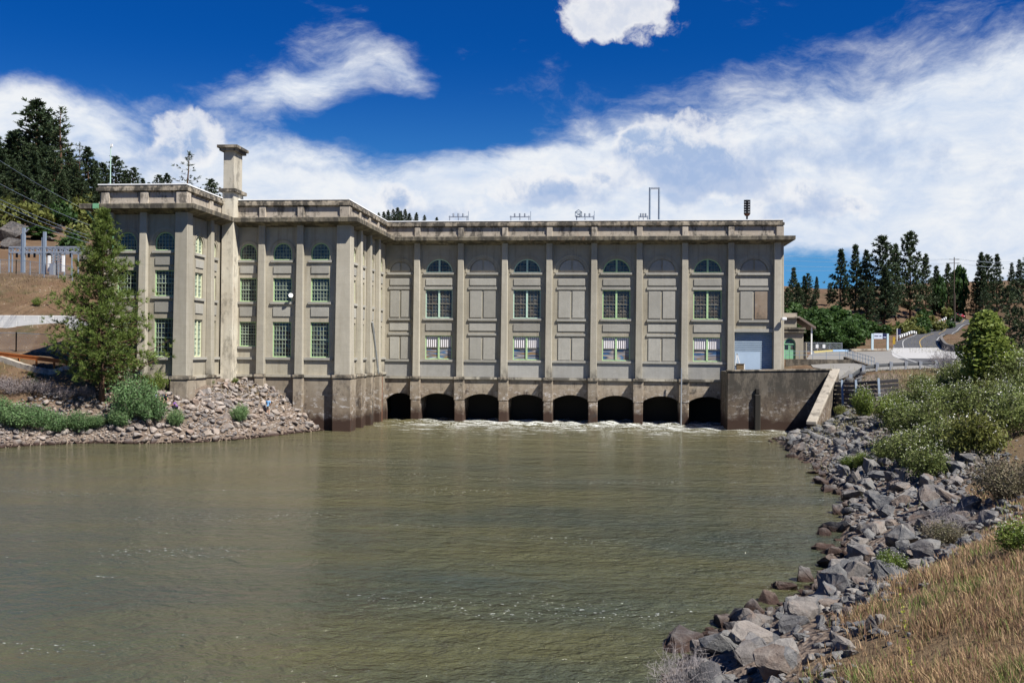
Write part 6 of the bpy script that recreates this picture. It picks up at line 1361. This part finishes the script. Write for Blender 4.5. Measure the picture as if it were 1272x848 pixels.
stand = dict(pelvis=(0, 0, .93), waist=(0, .01, 1.08), chest=(0, 0, 1.32), neck=(0, 0, 1.47), jaw=(0, -.02, 1.53), head=(0, -.01, 1.61), crown=(0, 0, 1.69), lsh=(-.19, 0, 1.40), lel=(-.27, .03, 1.14), lwr=(-.22, -.12, .98), lha=(-.18, -.17, .95), rsh=(.19, 0, 1.40), rel=(.27, .02, 1.13), rwr=(.25, -.06, .90), rha=(.25, -.08, .83), lhip=(-.10, 0, .90), lkn=(-.11, -.03, .49), lan=(-.11, .01, .08), lto=(-.12, -.14, .03), rhip=(.10, 0, .90), rkn=(.12, -.02, .49), ran=(.13, .03, .08), rto=(.15, -.12, .03))
bend = dict(pelvis=(0, .15, .80), waist=(0, .05, .93), chest=(0, -.16, 1.08), neck=(0, -.29, 1.13), jaw=(0, -.35, 1.12), head=(0, -.41, 1.14), crown=(0, -.45, 1.20), lsh=(-.18, -.2, 1.11), lel=(-.22, -.28, .85), lwr=(-.17, -.42, .66), lha=(-.15, -.46, .60), rsh=(.18, -.2, 1.11), rel=(.22, -.26, .86), rwr=(.18, -.40, .67), rha=(.16, -.44, .61), lhip=(-.1, .15, .78), lkn=(-.13, -.08, .45), lan=(-.12, .12, .08), lto=(-.13, -.03, .03), rhip=(.1, .15, .78), rkn=(.14, -.06, .45), ran=(.13, .14, .08), rto=(.15, -.01, .03))
crouch = dict(pelvis=(0, .12, .36), waist=(0, .06, .50), chest=(0, -.07, .70), neck=(0, -.14, .83), jaw=(0, -.19, .88), head=(0, -.20, .96), crown=(0, -.19, 1.04), lsh=(-.18, -.09, .77), lel=(-.25, -.25, .60), lwr=(-.13, -.40, .55), lha=(-.08, -.44, .52), rsh=(.18, -.09, .77), rel=(.26, -.24, .58), rwr=(.14, -.40, .52), rha=(.09, -.44, .49), lhip=(-.11, .10, .34), lkn=(-.17, -.27, .48), lan=(-.15, -.02, .09), lto=(-.17, -.15, .03), rhip=(.11, .10, .34), rkn=(.18, -.27, .47), ran=(.16, -.01, .09), rto=(.18, -.14, .03))
def stand_at(px, py, lo=86, hi=107):
    """where the ray through a pixel meets the bank"""
    for Y in np.arange(lo, hi, .05):
        p = at(px, py, Y)
        if ground_z(p.x, p.y) >= p.z and ground_z(p.x, p.y) > .1: return p
    return at(px, py, hi)
p = stand_at(333, 516)
pr_ = tag(link('boulder', ROCKS[4].copy(), None, (p.x, p.y, p.z-.12)), 'flat slab of rock under the standing person in blue', 'boulder'); pr_.scale = (.8, .7, .42); pr_.data.materials[0] = M['cobble']
zt_ = p.z-.12+max(v.co.z for v in pr_.data.vertices)*.42
person((p.x, p.y, zt_-.05), R(165), dict(stand), cloth('light_blue_shirt', (.16, .34, .58)), cloth('beige_shorts', (.38, .32, .25)), 'person in a light blue shirt and shorts standing on the rubble mound')
p = stand_at(194, 505); person((p.x, p.y, p.z-.02), R(60), dict(bend), cloth('lavender_shirt', (.36, .36, .52)), cloth('grey_shorts', (.2, .2, .22)), 'person in a pale lavender shirt bending over behind the tallest willow')
p = stand_at(204, 505); person((p.x, p.y, p.z-.02), R(50), dict(bend), cloth('navy_shirt', (.03, .035, .08)), cloth('dark_shorts', (.04, .04, .05)), 'dark-haired person in a navy shirt bending over among the bank shrubs')
p = stand_at(218, 510); person((p.x, p.y, p.z-.02), R(-70), dict(crouch), cloth('purple_shirt', (.16, .08, .26)), cloth('black_trousers', (.02, .02, .025)), 'person in a purple top and dark trousers crouching on the cobbles', False)
